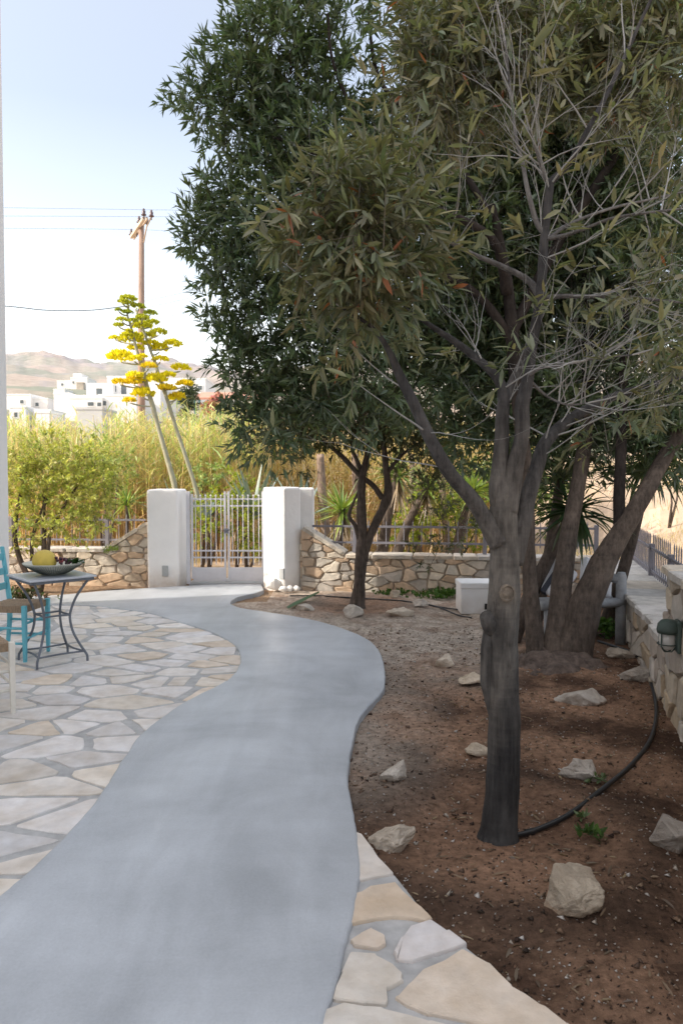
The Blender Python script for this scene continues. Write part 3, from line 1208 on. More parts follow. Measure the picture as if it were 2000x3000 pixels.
B = [(690, 330, 6.6, 150, 150), (605, 300, 6.6, 75, 60, .8), (720, 130, 6.5, 95, 85, .8), (830, 200, 6.4, 160, 160), (940, 340, 6.5, 160, 190), (650, 640, 6.6, 120, 120), (590, 690, 6.6, 70, 60, .8),
     (830, 540, 6.6, 220, 210), (720, 800, 6.5, 120, 100), (940, 790, 6.5, 230, 210), (720, 1080, 6.6, 80, 110), (670, 1010, 6.6, 60, 80), (860, 1180, 6.8, 150, 110), (760, 1250, 6.7, 100, 90, 1),
     (880, 980, 6.6, 220, 160), (1060, 1090, 6.6, 200, 170), (1060, 560, 6.3, 200, 200), (660, 880, 6.6, 70, 60, .8),
     (1350, 330, 6.6, 190, 250), (1600, 250, 6.8, 300, 260), (1850, 480, 6.9, 240, 300), (1860, 930, 6.9, 240, 240), (1360, 740, 6.8, 220, 230), (880, 40, 6.3, 120, 90, .55), (1000, 60, 6.4, 110, 110, .6),
     (1360, 80, 6.6, 160, 150), (1300, 1100, 7.2, 220, 200), (1700, 1130, 7.2, 260, 190), (1480, 1180, 7.4, 200, 200), (1900, 1230, 6.8, 170, 110), (1650, 750, 7.2, 260, 240, .8), (1160, 900, 6.9, 180, 180), (1800, 60, 6.7, 260, 150), (1450, 560, 7.7, 260, 260, 1.2), (1720, 560, 7.9, 260, 260, 1.2), (1620, 900, 7.9, 260, 220, 1.3), (1400, 950, 7.8, 200, 200, 1.2), (1880, 760, 7.9, 200, 240, 1.1), (1230, 480, 7.4, 150, 200), (1600, 200, 7.9, 300, 200), (1790, 1330, 7.3, 120, 70, .7), (1900, 1330, 7.0, 100, 90, .8), (1980, 1270, 6.8, 90, 110, .9), (1640, 1280, 7.6, 150, 90, .8), (1960, 1420, 7.2, 60, 50, .4)]
(v, f, c), C, D = crown_from_blobs(B, 215, 13, .19, .108, .0255, DARKLEAF, shell=.5)
npmesh('crown', v, f, c, M['leaf'], t, off=BIG)
v, f, c = twig_ribbons(C, D, .26, .006, (.06, .045, .035))
npmesh('twigs', v, f, c, M['conifer'], t, off=BIG)

# ---- the front tree
D0 = TREE.y
t = thing('front_tree', 'nearest tree with dark slender trunk, grey bare twigs and olive grey leaves', 'tree', TREE)
mb = MB()
limb(mb, [(1459, 2462, 132), (1462, 2425, 112), (1468, 2340, 101), (1474, 2200, 97), (1474, 2060, 92), (1472, 1930, 92), (1469, 1830, 96), (1475, 1760, 92), (1478, 1660, 86), (1474, 1570, 84), (1472, 1510, 84), (1478, 1455, 70), (1482, 1425, 44)], D0, n=20, lump=.10)
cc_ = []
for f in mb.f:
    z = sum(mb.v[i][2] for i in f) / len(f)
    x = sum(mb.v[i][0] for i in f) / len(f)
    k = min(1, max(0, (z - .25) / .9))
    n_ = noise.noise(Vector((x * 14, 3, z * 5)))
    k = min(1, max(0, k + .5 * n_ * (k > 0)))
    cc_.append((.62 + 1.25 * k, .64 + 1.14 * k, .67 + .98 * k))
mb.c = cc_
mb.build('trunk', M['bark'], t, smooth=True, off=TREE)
d0 = D0
LIMBS = [
    [(1462, 1590, 70, d0 - .02), (1425, 1530, 52, d0 - .03), (1385, 1465, 46, d0 - .05), (1320, 1390, 42, d0 - .1), (1262, 1290, 38, d0 - .15), (1210, 1180, 34, d0 - .2), (1170, 1100, 28, d0 - .2), (1140, 1030, 18, d0 - .25), (1090, 960, 12, d0 - .3), (1000, 900, 8, d0 - .35)],
    [(1498, 1650, 70, d0 + .02), (1528, 1540, 52, d0 + .02), (1550, 1440, 48, d0 + .05), (1572, 1370, 44, d0 + .08), (1598, 1295, 40, d0 + .1), (1660, 1235, 34, d0 + .15), (1735, 1190, 28, d0 + .2), (1830, 1150, 22, d0 + .3), (1930, 1122, 16, d0 + .4), (2080, 1080, 10, d0 + .5)],
    [(1472, 1500, 74, d0), (1463, 1430, 66, d0), (1464, 1360, 50, d0), (1468, 1290, 43, d0), (1470, 1220, 40, d0), (1475, 1160, 34, d0), (1460, 1115, 30, d0), (1430, 1080, 26, d0), (1390, 1045, 24, d0 + .03), (1330, 1000, 20, d0 + .05), (1270, 960, 15, d0 + .05), (1180, 900, 9, d0)],
    [(1480, 1500, 74, d0), (1492, 1430, 68, d0), (1512, 1350, 50, d0 - .03), (1530, 1265, 43, d0 - .05), (1528, 1190, 44, d0 - .05), (1545, 1110, 36, d0 - .05), (1555, 1020, 34, d0 - .05), (1572, 930, 30, d0 - .05), (1584, 840, 28, d0 - .03), (1590, 740, 27, d0), (1598, 650, 25, d0), (1608, 560, 24, d0), (1615, 530, 22, d0), (1665, 480, 17, d0), (1720, 380, 15, d0), (1780, 270, 13, d0 + .05), (1840, 140, 11, d0 + .1), (1895, 20, 9, d0 + .1), (1940, -80, 7, d0 + .1)],
    [(1475, 1175, 30, d0 + .02), (1500, 1120, 28, d0 + .04), (1530, 1060, 24, d0 + .04), (1556, 1000, 20, d0 + .0)],
    [(1582, 870, 24, d0), (1545, 820, 19, d0 + .03), (1470, 780, 16, d0 + .03), (1380, 742, 13, d0), (1300, 700, 11, d0 - .1), (1220, 640, 8, d0 - .2), (1150, 590, 6, d0 - .25)],
    [(1598, 690, 18, d0), (1570, 650, 16, d0), (1545, 560, 14, d0), (1530, 480, 12, d0 + .05), (1510, 400, 10, d0 + .1), (1490, 240, 9, d0 + .15), (1478, 120, 7, d0 + .15)],
    [(1612, 540, 16, d0), (1590, 510, 12, d0), (1570, 440, 9, d0 - .05), (1550, 380, 6, d0 - .1)],
    [(1598, 700, 15, d0), (1650, 690, 12, d0 - .05), (1710, 670, 10, d0 - .1), (1790, 640, 9, d0 - .15), (1880, 625, 8, d0 - .2), (2010, 610, 6, d0 - .25)],
    [(1582, 875, 18, d0), (1640, 868, 14, d0 - .05), (1730, 868, 12, d0 - .1), (1830, 870, 10, d0 - .15), (1930, 880, 8, d0 - .2), (2040, 890, 6, d0 - .2)],
    [(1600, 700, 12, d0), (1680, 650, 9, d0 + .05), (1790, 610, 8, d0 + .1), (1900, 585, 7, d0 + .15), (2010, 560, 5, d0 + .2)],
    [(1535, 1110, 14, d0 - .05), (1580, 1080, 9, d0 - .1), (1640, 1070, 8, d0 - .15), (1740, 1050, 7, d0 - .2), (1850, 1040, 5, d0 - .2)],
    [(1545, 1110, 12, d0), (1600, 1160, 8, d0), (1660, 1185, 6, d0 - .05), (1720, 1180, 4, d0 - .05)],
]
limb_ends = []
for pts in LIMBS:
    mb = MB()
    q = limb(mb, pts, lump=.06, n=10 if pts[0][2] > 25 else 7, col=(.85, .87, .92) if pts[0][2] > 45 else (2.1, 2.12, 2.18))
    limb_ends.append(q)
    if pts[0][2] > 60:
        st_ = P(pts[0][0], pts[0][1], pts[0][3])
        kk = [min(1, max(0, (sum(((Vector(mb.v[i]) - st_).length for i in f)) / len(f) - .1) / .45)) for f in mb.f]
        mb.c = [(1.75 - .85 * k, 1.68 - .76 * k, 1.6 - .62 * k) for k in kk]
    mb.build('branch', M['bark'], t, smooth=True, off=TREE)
# pruning knots
mb = MB()
kc = P(1486, 1738, d0 - .085)
mb.lathe([(.034, -.03), (.035, 0), (.028, .004), (.024, -.004), (.01, 0), (.001, .001)], 14)
mb.v = [tuple(kc + Vector((x, -z, y * 1.15))) for x, y, z in mb.v]
mb.build('pruning_scar', M['scar'], t, off=TREE)['label'] = 'pale sawn-off branch scar'
mb = MB()
q = [P(1450, 1850, d0 - .0), P(1432, 1822, d0 - .03), P(1418, 1800, d0 - .04)]
mb.tube(q, [.054, .04, .026], 12, lump=.3)
mb.tube([P(1440, 1830, d0), P(1428, 1900, d0 - .01), P(1426, 2000, d0 - .005), P(1440, 2090, d0), P(1456, 2150, d0 + .01)], [.034, .032, .028, .02, .008], 12, lump=.3)
mb.c = [(1.25, 1.23, 1.2)] * len(mb.f)
mb.build('burl', M['bark'], t, smooth=True, off=TREE)
mb = MB()
ends = []
random.seed(21)
for li, q in enumerate(limb_ends):
    thin = li >= 5
    n = {0: 4, 1: 8, 2: 7, 3: 11, 4: 2, 6: 6}.get(li, 8)
    for k in range(n):
        i = random.randrange(int(len(q) * (.3 if thin else .35)), len(q) - 1)
        dd = (q[i + 1] - q[i]).normalized()
        nd = (dd * .5 + Vector((random.uniform(-1, 1), random.uniform(-1, .4), random.uniform(-.5, .9)))).normalized()
        twiggy(mb, q[i].copy(), nd, random.uniform(.22, .5), random.uniform(.0025, .0048), 2, ends=ends)
    twiggy(mb, q[-1].copy(), (q[-1] - q[-2]).normalized(), .4, .004, 2, ends=ends)
mb.build('twigs', M['twig'], t, off=TREE, smooth=True)
A = [(960, 640, 2.95, 165, 150, 1.2), (1080, 560, 2.95, 150, 110, 1.1), (1130, 740, 3.0, 150, 150, 1.1), (1010, 830, 3.0, 130, 110), (1160, 470, 3.1, 110, 90, .7), (1060, 690, 2.85, 120, 120),
     (1290, 230, 4.1, 150, 170), (1430, 150, 4.2, 220, 180), (1660, 120, 4.2, 210, 150), (1880, 180, 4.2, 190, 180), (1970, 420, 4.0, 90, 140, .6), (1320, 50, 4.1, 150, 110), (1560, 270, 4.4, 150, 100, .6),
     (1980, 700, 3.3, 50, 80, .3), (1970, 980, 3.4, 80, 90, .5), (1960, 1160, 3.7, 100, 90, .6), (1330, 400, 4.2, 130, 110, .5),
     (1900, 40, 4.2, 190, 110), (1000, 1050, 3.4, 100, 70, .35), (1090, 960, 3.2, 100, 80, .5), (1790, 270, 4.4, 160, 110, .5), (1800, 1300, 3.4, 90, 50, .10), (1880, 840, 3.1, 60, 40, .12)]
(v, f, c), C, D = crown_from_blobs(A, 430, 12, .14, .080, .0165, OLIVELEAF, hi=True, droop=.5, shell=.5, lift=.1, a1=28)
E = np.array([tuple(e[0]) for e in ends])
ED = unit(np.array([tuple(e[1]) for e in ends]))
sel = rng.random(len(E)) < .16
v2, f2, c2 = tufts(E[sel], ED[sel], 5, .07, .085, .019, OLIVELEAF, True, droop=.5)
# a few rust coloured dying leaves
rust = rng.random(len(c) // 8) < .012
cc = c.reshape(-1, 8, 3)
cc[rust] = np.array([.34, .12, .05])
v, f, c = merge([(v, f, cc.reshape(-1, 3)), (v2, f2, c2)])
npmesh('crown', v, f, c, M['leaf'], t, off=TREE)
v, f, c = twig_ribbons(C, D, .24, .005, (.16, .145, .125))
npmesh('leafy_twigs', v, f, c, M['conifer'], t, off=TREE)

# ---- the small tree by the back wall
D1 = SMALL.y
t = thing('small_tree', 'small tree with twisted twin grey stems in a dug basin before the stone wall', 'tree', SMALL)
mb = MB()
limb(mb, [(1045, 1790, 66), (1048, 1765, 44), (1054, 1690, 36), (1058, 1620, 36), (1060, 1560, 30), (1058, 1450, 26), (1062, 1390, 22), (1078, 1320, 18), (1086, 1230, 14), (1092, 1120, 9)], D1, n=10, lump=.2)
limb(mb, [(1062, 1640, 32), (1080, 1580, 28), (1112, 1510, 26), (1135, 1450, 30), (1134, 1400, 20), (1126, 1330, 17), (1120, 1250, 14), (1118, 1150, 8)], D1, n=10, lump=.2)
mb.build('trunk', M['brownbark'], t, smooth=True, off=SMALL)
for pts in ([(1120, 1460, 20), (1090, 1420, 16), (1050, 1390, 15), (1010, 1345, 15), (970, 1310, 12), (940, 1290, 7)], [(1064, 1400, 15), (1046, 1350, 13), (1030, 1310, 11), (1040, 1250, 7)],
            [(1052, 1580, 18), (1040, 1540, 13), (1022, 1510, 12), (1040, 1460, 8), (1058, 1420, 6)], [(1130, 1390, 13), (1180, 1330, 9), (1240, 1290, 6)]):
    mb = MB()
    limb(mb, pts, D1, n=7, lump=.15)
    mb.build('branch', M['brownbark'], t, smooth=True, off=SMALL)
Bs = [(850, 1260, D1, 120, 70), (960, 1240, D1, 130, 80), (1080, 1230, D1, 140, 70), (1190, 1240, D1 + .1, 140, 90), (1280, 1330, D1 + .3, 110, 100, .5), (1130, 1340, D1 + .2, 90, 60, .35), (1260, 1440, D1 + .2, 90, 80, .25),
      (1000, 1150, D1, 200, 90), (870, 1350, D1 - .2, 60, 40, .25), (1330, 1540, D1 + .2, 60, 110, .2), (1260, 1630, D1 + .1, 60, 40, .2)]
(v, f, c), C, D = crown_from_blobs(Bs, 260, 13, .16, .085, .022, [(.075, .09, .035), (.10, .105, .045), (.06, .075, .035), (.13, .12, .055)], droop=.3, shell=.5)
npmesh('crown', v, f, c, M['leaf'], t, off=SMALL)
v, f, c = twig_ribbons(C, D, .24, .007, (.09, .07, .05))
npmesh('twigs', v, f, c, M['conifer'], t, off=SMALL)

# ---- sunlit shrub on the left
o = G(150, 1708, -.04)
o = Vector((-3.95, 10.35, -.05))
t = thing('leafy_shrub', 'yellow green sunlit shrub with several thin stems before the left stone wall', 'shrub', o)
mb = MB()
DS = 10.35
for pts in ([(110, 1740, 20), (60, 1640, 16), (45, 1560, 14), (60, 1450, 10), (80, 1380, 6)], [(112, 1740, 16), (95, 1640, 12), (100, 1560, 11), (140, 1460, 8)], [(118, 1740, 18), (140, 1620, 13), (150, 1560, 11), (190, 1480, 8), (230, 1420, 6)],
            [(116, 1740, 16), (128, 1620, 14), (130, 1540, 12), (130, 1440, 8)]):
    limb(mb, pts, DS, n=7, lump=.15)
mb.build('stem', M['brownbark'], t, smooth=True, off=o)
Bl = [(150, 1365, DS, 105, 105), (260, 1345, DS, 70, 60, .7), (310, 1400, DS, 50, 70, .7), (230, 1430, DS, 90, 110), (100, 1470, DS, 80, 110), (200, 1530, DS, 120, 70), (60, 1400, DS, 70, 120), (290, 1490, DS, 55, 80, .9), (120, 1330, DS, 60, 50, .6), (330, 1420, DS, 35, 50, .5), (70, 1570, DS, 50, 50, .6), (270, 1370, DS, 50, 50, .5)]
(v, f, c), C, D = crown_from_blobs(Bl, 165, 13, .12, .062, .027, [(.44, .50, .13), (.56, .58, .14), (.30, .38, .11), (.60, .58, .16), (.50, .46, .22)], shell=.6)
npmesh('crown', v, f, c, M['leaf_sun'], t, off=o)
v, f, c = twig_ribbons(C, D, .2, .007, (.2, .15, .1))
npmesh('twigs', v, f, c, M['conifer'], t, off=o)

# ---- unseen olive tree added past the house corner to dapple pillar and gate
o = Vector((-5.6, 10.0, -.05))
t = thing('added_shade_olive', 'unseen olive tree added behind the white house corner to cast leaf shade', 'tree', o)
mb = MB()
mb.tube([o, o + Vector((.1, 0, .9)), o + Vector((.25, 0, 1.7)), o + Vector((.45, .05, 2.6))], [.08, .065, .05, .02], 8, lump=.15)
mb.build('trunk', M['brownbark'], t, smooth=True, off=o)
parts = []
for c_, r_, k_ in (((-5.35, 9.98, 2.9), (.6, .3, .5), 105), ((-5.5, 10.05, 2.3), (.6, .35, .45), 105), ((-5.15, 10.1, 2.05), (.4, .3, .3), 70), ((-5.7, 9.9, 3.5), (.45, .3, .4), 60)):
    C, D = blob_points(c_, r_, k_, .5)
    parts.append(tufts(C, D, 11, .15, .06, .014, [(.11, .13, .07), (.14, .15, .09)]))
v, f, c = merge(parts)
npmesh('crown', v, f, c, M['leaf'], t, off=o)

# ================================================================== GATE, PILLARS, WALLS


def at_px(px, d):
    return (px - 1000) / F * d


def pillar(name, label, poly, ztop, light_c, light_u, extra=None):
    cx = sum(p[0] for p in poly) / len(poly)
    cy = sum(p[1] for p in poly) / len(poly)
    t = thing(name, label, 'gate pillar', (cx, cy, 0), 0, 'white pillars of the garden gate')
    mb = MB()
    prism(mb, [(p[0] - cx, p[1] - cy) for p in poly], -.1, ztop)
    mb.build('shaft', M['white_pillar'], t, bevel=.035, seg=4)
    mb = MB()
    u = Vector((light_u[0], light_u[1], 0)).normalized()
    nn = Vector((u.y, -u.x, 0))
    rot = Matrix((u, nn, (0, 0, 1))).transposed()
    mb.box(Vector((light_c[0] - cx, light_c[1] - cy, light_c[2])), (.085, .03, .15), rot)
    mb.build('step_light', M['lightbox'], t, bevel=.006)
    if extra:
        mb = MB()
        prism(mb, [(p[0] - cx, p[1] - cy) for p in extra], .7, ztop - .012)
        mb.build('side_panel', M['white_pillar'], t, bevel=.03, seg=3)
    return t


dl = 10.75
xa, xb = at_px(429, dl), at_px(520, dl)
lp = [(xa, dl), (xb, dl), (xb + .07, dl + .07), (at_px(548, dl + .55), dl + .6), (xa + .05, dl + .6)]
lp = [(xa, dl), (xb, dl + .03), (at_px(548, 11.3), 11.3), (xa, 11.3)]
cl = Vector((at_px(481, dl), dl + .013, 1.6 - 0 - (1674 - 1390) * dl / F))
pillar('gate_pillar', 'white rounded pillar left of the gate, dappled by leaf shadows', lp, 1.385, (cl.x, dl + .008, cl.z), (1, .0))
A_, B_, C_ = (at_px(768, 10.72), 10.72), (at_px(833, 10.42), 10.42), (at_px(882, 10.68), 10.68)
D_ = (A_[0] + C_[0] - B_[0] + .1, 11.05)
ex = [(at_px(872, 10.76), 10.76), (at_px(919, 10.8), 10.8), (at_px(919, 10.8), 11.02), (at_px(872, 10.76), 11.02)]
mid = ((A_[0] * .12 + B_[0] * .88), (A_[1] * .12 + B_[1] * .88))
pillar('gate_pillar', 'white pillar right of the gate, brightly sunlit on its front', [A_, B_, C_, D_], 1.42, (mid[0], mid[1], 1.6 - (1682 - 1390) * 10.45 / F), (B_[0] - A_[0], B_[1] - A_[1]), ex)

# gate
GD = 10.95
ppm = F / GD


def gx_(px):
    return at_px(px, GD)


def gz_(py):
    return CAMH - (py - 1390) / F * GD


t = thing('metal_gate', 'low grey metal double gate with thin bars and solid bottom panels', 'gate', (gx_(660), GD, 0))
off = Vector((gx_(660), GD, 0))
mb = MB()
mb.box((gx_(551), GD, gz_(1576)), (.055, .055, gz_(1440) - gz_(1712)))
mb.build('gate_post', M['gatemetal'], t, off=off, bevel=.006)
for x0, x1 in ((560, 661), (667, 772)):
    leafo = MB()
    xa, xb = gx_(x0), gx_(x1)
    for z in (gz_(1462), gz_(1482), gz_(1614), gz_(1634)):
        leafo.box(((xa + xb) / 2, GD, z), (xb - xa - .03, .018, .022))
    for x in (xa + .012, xb - .012):
        leafo.box((x, GD, gz_(1572)), (.03, .03, gz_(1440 if x == xb - .012 or x0 > 600 else 1455) - gz_(1704)))
    lf = leafo.build('gate_leaf', M['gatemetal'], t, off=off, bevel=.003)
    mb = MB()
    mb.box(((xa + xb) / 2, GD, gz_(1684)), (xb - xa - .05, .012, gz_(1662) - gz_(1704)))
    mb.build('kick_panel', M['gatemetal'], lf, off=off)
    first = None
    nb = 6
    for k in range(nb):
        x = xa + (xb - xa) * (k + .9) / (nb + .8)
        if first is None:
            mb = MB()
            za, zb = gz_(1655), gz_(1452)
            mb.tube([(0, 0, za), (0, 0, zb), (0, 0, zb + .012)], [.0068, .0068, .002], 6)
            mb.tube([(0, 0, zb - .01), (0, 0, zb + .002), (0, 0, zb + .016)], [.009, .016, .004], 6)
            first = mb.build('gate_bar', M['gatemetal'], lf)
            first.location = (x - off.x, GD - .017 - off.y, 0)
        else:
            b = first.copy()
            COL.objects.link(b)
            b.parent = lf
            b.location = (x - off.x, GD - .017 - off.y, 0)
mb = MB()
mb.box((gx_(663), GD - .035, gz_(1555)), (.05, .04, .07))
mb.tube([(gx_(655), GD - .06, gz_(1552)), (gx_(676), GD - .06, gz_(1552))], .009, 6)
mb.build('latch', M['greymetal'], t, off=off)
# threshold strip of paving by the gate
mb = MB()
prism(mb, [(gx_(552), GD - .02), (gx_(790), GD - .02), (gx_(790), GD + .5), (gx_(552), GD + .5)], -.12, .02)
mb.build('gate_threshold', M['concrete'], kind='structure', bevel=.01)

# white painted cobbles at the pillar feet
random.seed(5)


def rock_mesh(name, size, seedn, m=M['rock'], sub=1, sharp=True, tint=(1, 1, 1)):
    rs = random.Random(seedn)
    bm = bmesh.new()
    for _ in range(13 if sharp else 26):
        v = Vector((rs.gauss(0, 1), rs.gauss(0, 1), rs.gauss(0, 1))).normalized()
        v = v * rs.uniform(.8, 1.08)
        bm.verts.new((v.x * size[0] / 2, v.y * size[1] / 2, v.z * size[2] / 2))
    bmesh.ops.convex_hull(bm, input=bm.verts)
    for v in [v for v in bm.verts if not v.link_faces]:
        bm.verts.remove(v)
    bmesh.ops.remove_doubles(bm, verts=bm.verts, dist=min(size) * .16)
    bmesh.ops.dissolve_limit(bm, angle_limit=.12, verts=bm.verts, edges=bm.edges)
    bmesh.ops.bevel(bm, geom=bm.edges[:], offset=min(size) * .035, segments=1, affect='EDGES', profile=.6, clamp_overlap=True)
    bmesh.ops.triangulate(bm, faces=bm.faces[:])
    bmesh.ops.subdivide_edges(bm, edges=bm.edges[:], cuts=3, use_grid_fill=True)
    s = max(size)
    for v in bm.verts:
        nn = noise.noise(v.co / s * 5 + Vector((seedn, 0, 0))) * .06 + noise.noise(v.co / s * 14 + Vector((seedn, 9, 0))) * .035 + noise.noise(v.co / s * 30 + Vector((seedn, 9, 5))) * .015
        v.co += v.normal * nn * s * (.8 if sharp else .35)
    bm.normal_update()
    me = bpy.data.meshes.new(name)
    bm.to_mesh(me)
    bm.free()
    at = me.attributes.new('Col', 'FLOAT_COLOR', 'FACE')
    buf = np.ones((len(me.polygons), 4), dtype=np.float32)
    buf[:, :3] = np.array(tint)
    if sharp:      # soil stain low down
        cz = np.array([p.center.z for p in me.polygons]) / (size[2] / 2)
        k_ = np.clip((-.15 - cz) / .5 + rng.normal(size=len(cz)) * .12, 0, 1)[:, None]
        buf[:, :3] = buf[:, :3] * (1 - k_) + buf[:, :3] * np.array([[.52, .40, .32]]) * k_
    at.data.foreach_set('color', buf.ravel())
    me.materials.append(m)
    if not sharp:
        me.polygons.foreach_set('use_smooth', [True] * len(me.polygons))
    o = bpy.data.objects.new(name, me)
    COL.objects.link(o)
    return o


cob = [(803, 1728, 58, 46, 'largest white painted cobble at the foot of the right gate pillar'), (829, 1733, 32, 22, 'small white cobble just right of the largest one by the gate pillar'),
       (848, 1732, 30, 22, 'white cobble third from the left under the right gate pillar'), (868, 1731, 30, 20, 'rightmost white cobble at the foot of the right gate pillar'),
       (455, 1716, 34, 22, 'left one of two white cobbles under the left gate pillar'), (484, 1716, 40, 22, 'right one of two white cobbles under the left gate pillar')]
for i, (px, py, ww, hh, lab) in enumerate(cob):
    p = G(px, py, -.02)
    s = p.y / F
    o = rock_mesh('cobble', (ww * s * .85, ww * s * .7, hh * s * 1.0), 40 + i, M['cobble'], sharp=False)
    o.location = (p.x, p.y - .02, hh * s * .36 - .02)
    tag(o, lab, 'cobble', 'white painted cobbles at the gate')


def wall_thing(name, label, a, b, h, th, pal, slope=None, sw=.17, sh=.10, ncol=None, endcap=True):
    """rubble wall with its stone face towards the garden; slope=(u length, height) raises its start"""
    a, b = Vector((*a, 0)), Vector((*b, 0))
    U = (b - a)
    L = U.length
    U.normalize()
    Z = Vector((0, 0, 1))
    Nn = Vector((U.y, -U.x, 0))      # garden side
    t = thing(name, label, 'stone wall', a)
    mb = MB()
    prof = [(0, -.1), (L, -.1), (L, h), (0, h)] if not slope else [(0, -.1), (L, -.1), (L, h), (slope[0], h), (0, slope[1])]
    vs = [a + U * p[0] + Z * p[1] for p in prof] + [a + U * p[0] + Z * p[1] - Nn * th for p in prof]
    n = len(prof)
    mb.add(vs, [tuple(range(n)), tuple(range(2 * n - 1, n - 1, -1))] + [(k, n + k, n + (k + 1) % n, (k + 1) % n) for k in range(n)])
    mb.build('mortar_core', M['wallmortar'], t, off=a)
    mb = MB()
    polys = [[(0, -.06), (L, -.06), (L, h), (0, h)]]
    if slope:
        polys.append([(0, h), (slope[0], h), (0, slope[1])])
    stone_face(mb, a, U, Z, Nn, polys, sw, sh, pal)
    if endcap:
        stone_face(mb, a, Nn * -1, Z, U * -1, [[(0, -.06), (th, -.06), (th, slope[1] if slope else h), (0, slope[1] if slope else h)]], sw, sh, pal)
    mb.build('stone_facing', M['wallstone'], t, off=a)
    mb = MB()
    s0 = slope[0] if slope else 0
    coping_stones(mb, a + U * s0 + Z * h - Nn * (th / 2 - .02), b + Z * h - Nn * (th / 2 - .02), th + .06, .045)
    if slope:
        e0 = a + Z * (slope[1]) - Nn * (th / 2 - .02)
        e1 = a + U * (slope[0] - .02) + Z * (h + .03) - Nn * (th / 2 - .02)
        coping_stones(mb, e0, e1, th + .04, .045, lmin=.4, lmax=.8)
    mb.build('coping', M['coping'], t, off=a)
    return t, a, U, Nn, L


CORNER = (3.5, 10.05)
bw = wall_thing('stone_wall', 'low tan rubble wall with pale coping behind the small tree', (at_px(884, 10.62), 10.62), CORNER, .43, .34, WALLPAL, slope=(.62, .82))
# left wall runs the other way: start at the pillar, garden side still faces the camera
a = Vector((at_px(432, 11.0), 11.0, 0))


def left_wall():
    b0, b1 = Vector((-6.4, 11.25, 0)), a
    U = (b1 - b0)
    L = U.length
    U.normalize()
    Z = Vector((0, 0, 1))
    Nn = Vector((U.y, -U.x, 0))
    h, th, sl, sh_ = .46, .34, .62, .86
    t = thing('stone_wall', 'low sunlit orange rubble wall with pale coping left of the gate', 'stone wall', b0)
    mb = MB()
    prof = [(0, -.1), (L, -.1), (L, sh_), (L - sl, h), (0, h)]
    vs = [b0 + U * p[0] + Z * p[1] for p in prof] + [b0 + U * p[0] + Z * p[1] - Nn * th for p in prof]
    n = len(prof)
    mb.add(vs, [tuple(range(n)), tuple(range(2 * n - 1, n - 1, -1))] + [(k, n + k, n + (k + 1) % n, (k + 1) % n) for k in range(n)])
    mb.build('mortar_core', M['wallmortar'], t, off=b0)
    mb = MB()
    stone_face(mb, b0, U, Z, Nn, [[(0, -.06), (L, -.06), (L, h), (0, h)], [(L - sl, h), (L, h), (L, sh_)]], .19, .11, WALLPAL)
    mb.build('stone_facing', M['wallstone'], t, off=b0)
    mb = MB()
    coping_stones(mb, b0 + Z * h - Nn * (th / 2 - .02), b0 + U * (L - sl) + Z * h - Nn * (th / 2 - .02), th + .06, .045)
    coping_stones(mb, b0 + U * (L - sl + .02) + Z * (h + .03) - Nn * (th / 2 - .02), b0 + U * L + Z * sh_ - Nn * (th / 2 - .02), th + .04, .045, lmin=.4, lmax=.8)
    mb.build('coping', M['coping'], t, off=b0)
    return b0, U, Nn, L, h


lw = left_wall()


def wallx(y):
    return 2.16 + .2526 * (y - 4.76)


TALLY = 5.14
# right wall, walked from the far corner towards the camera so that its garden side faces left
Rlow = wall_thing('stone_wall', 'low pale rubble wall with broad paved top along the right side', (wallx(10.0), 10.0), (wallx(TALLY), TALLY), .42, .55, GREYPAL, sw=.19, sh=.17, endcap=False)
Rtall = wall_thing('stone_wall', 'taller rubble wall at the right edge carrying the bulkhead lamp', (wallx(TALLY), TALLY), (wallx(1.2), 1.2), .93, .5, GREYPAL, sw=.2, sh=.18)


def fence(label, pts, zr, name='metal_fence', posts=(0, 1), step=.125, spike=True, m=M['fencemetal'], bar_ext=(.05, .09)):
    """pts: start and end on plan; zr=(bottom rail z, top rail z)"""
    a, b = Vector((*pts[0], 0)), Vector((*pts[1], 0))
    U = b - a
    L = U.length
    U.normalize()
    t = thing(name, label, 'fence', a)
    for z in zr:
        mb = MB()
        mb.beam(Vector((0, 0, z)), U * L + Vector((0, 0, z)), .022, .03)
        mb.build('rail', m, t)
    for u in posts:
        mb = MB()
        p = U * L * u
        mb.box((p.x, p.y, (zr[1] + .05 + zr[0] - .14) / 2), (.055, .055, zr[1] - zr[0] + .19), Matrix.Rotation(math.atan2(U.y, U.x), 3, 'Z'))
        mb.build('post', m, t, bevel=.004)
    first = None
    n = int(L / step)
    for k in range(n):
        p = U * (step * (k + .5))
        if any(abs((k + .5) * step - L * u) < .045 for u in posts):
            continue
        if first is None:
            mb = MB()
            mb.tube([(0, 0, zr[0] - bar_ext[0]), (0, 0, zr[1] + bar_ext[1] - .03), (0, 0, zr[1] + bar_ext[1])], [.0075, .0075, .001], 5)
            first = mb.build('bar', m, t)
            first.location = p + Vector((0, 0, 0))
            continue
        o = first.copy()
        COL.objects.link(o)
        o.parent = t
        o.location = p


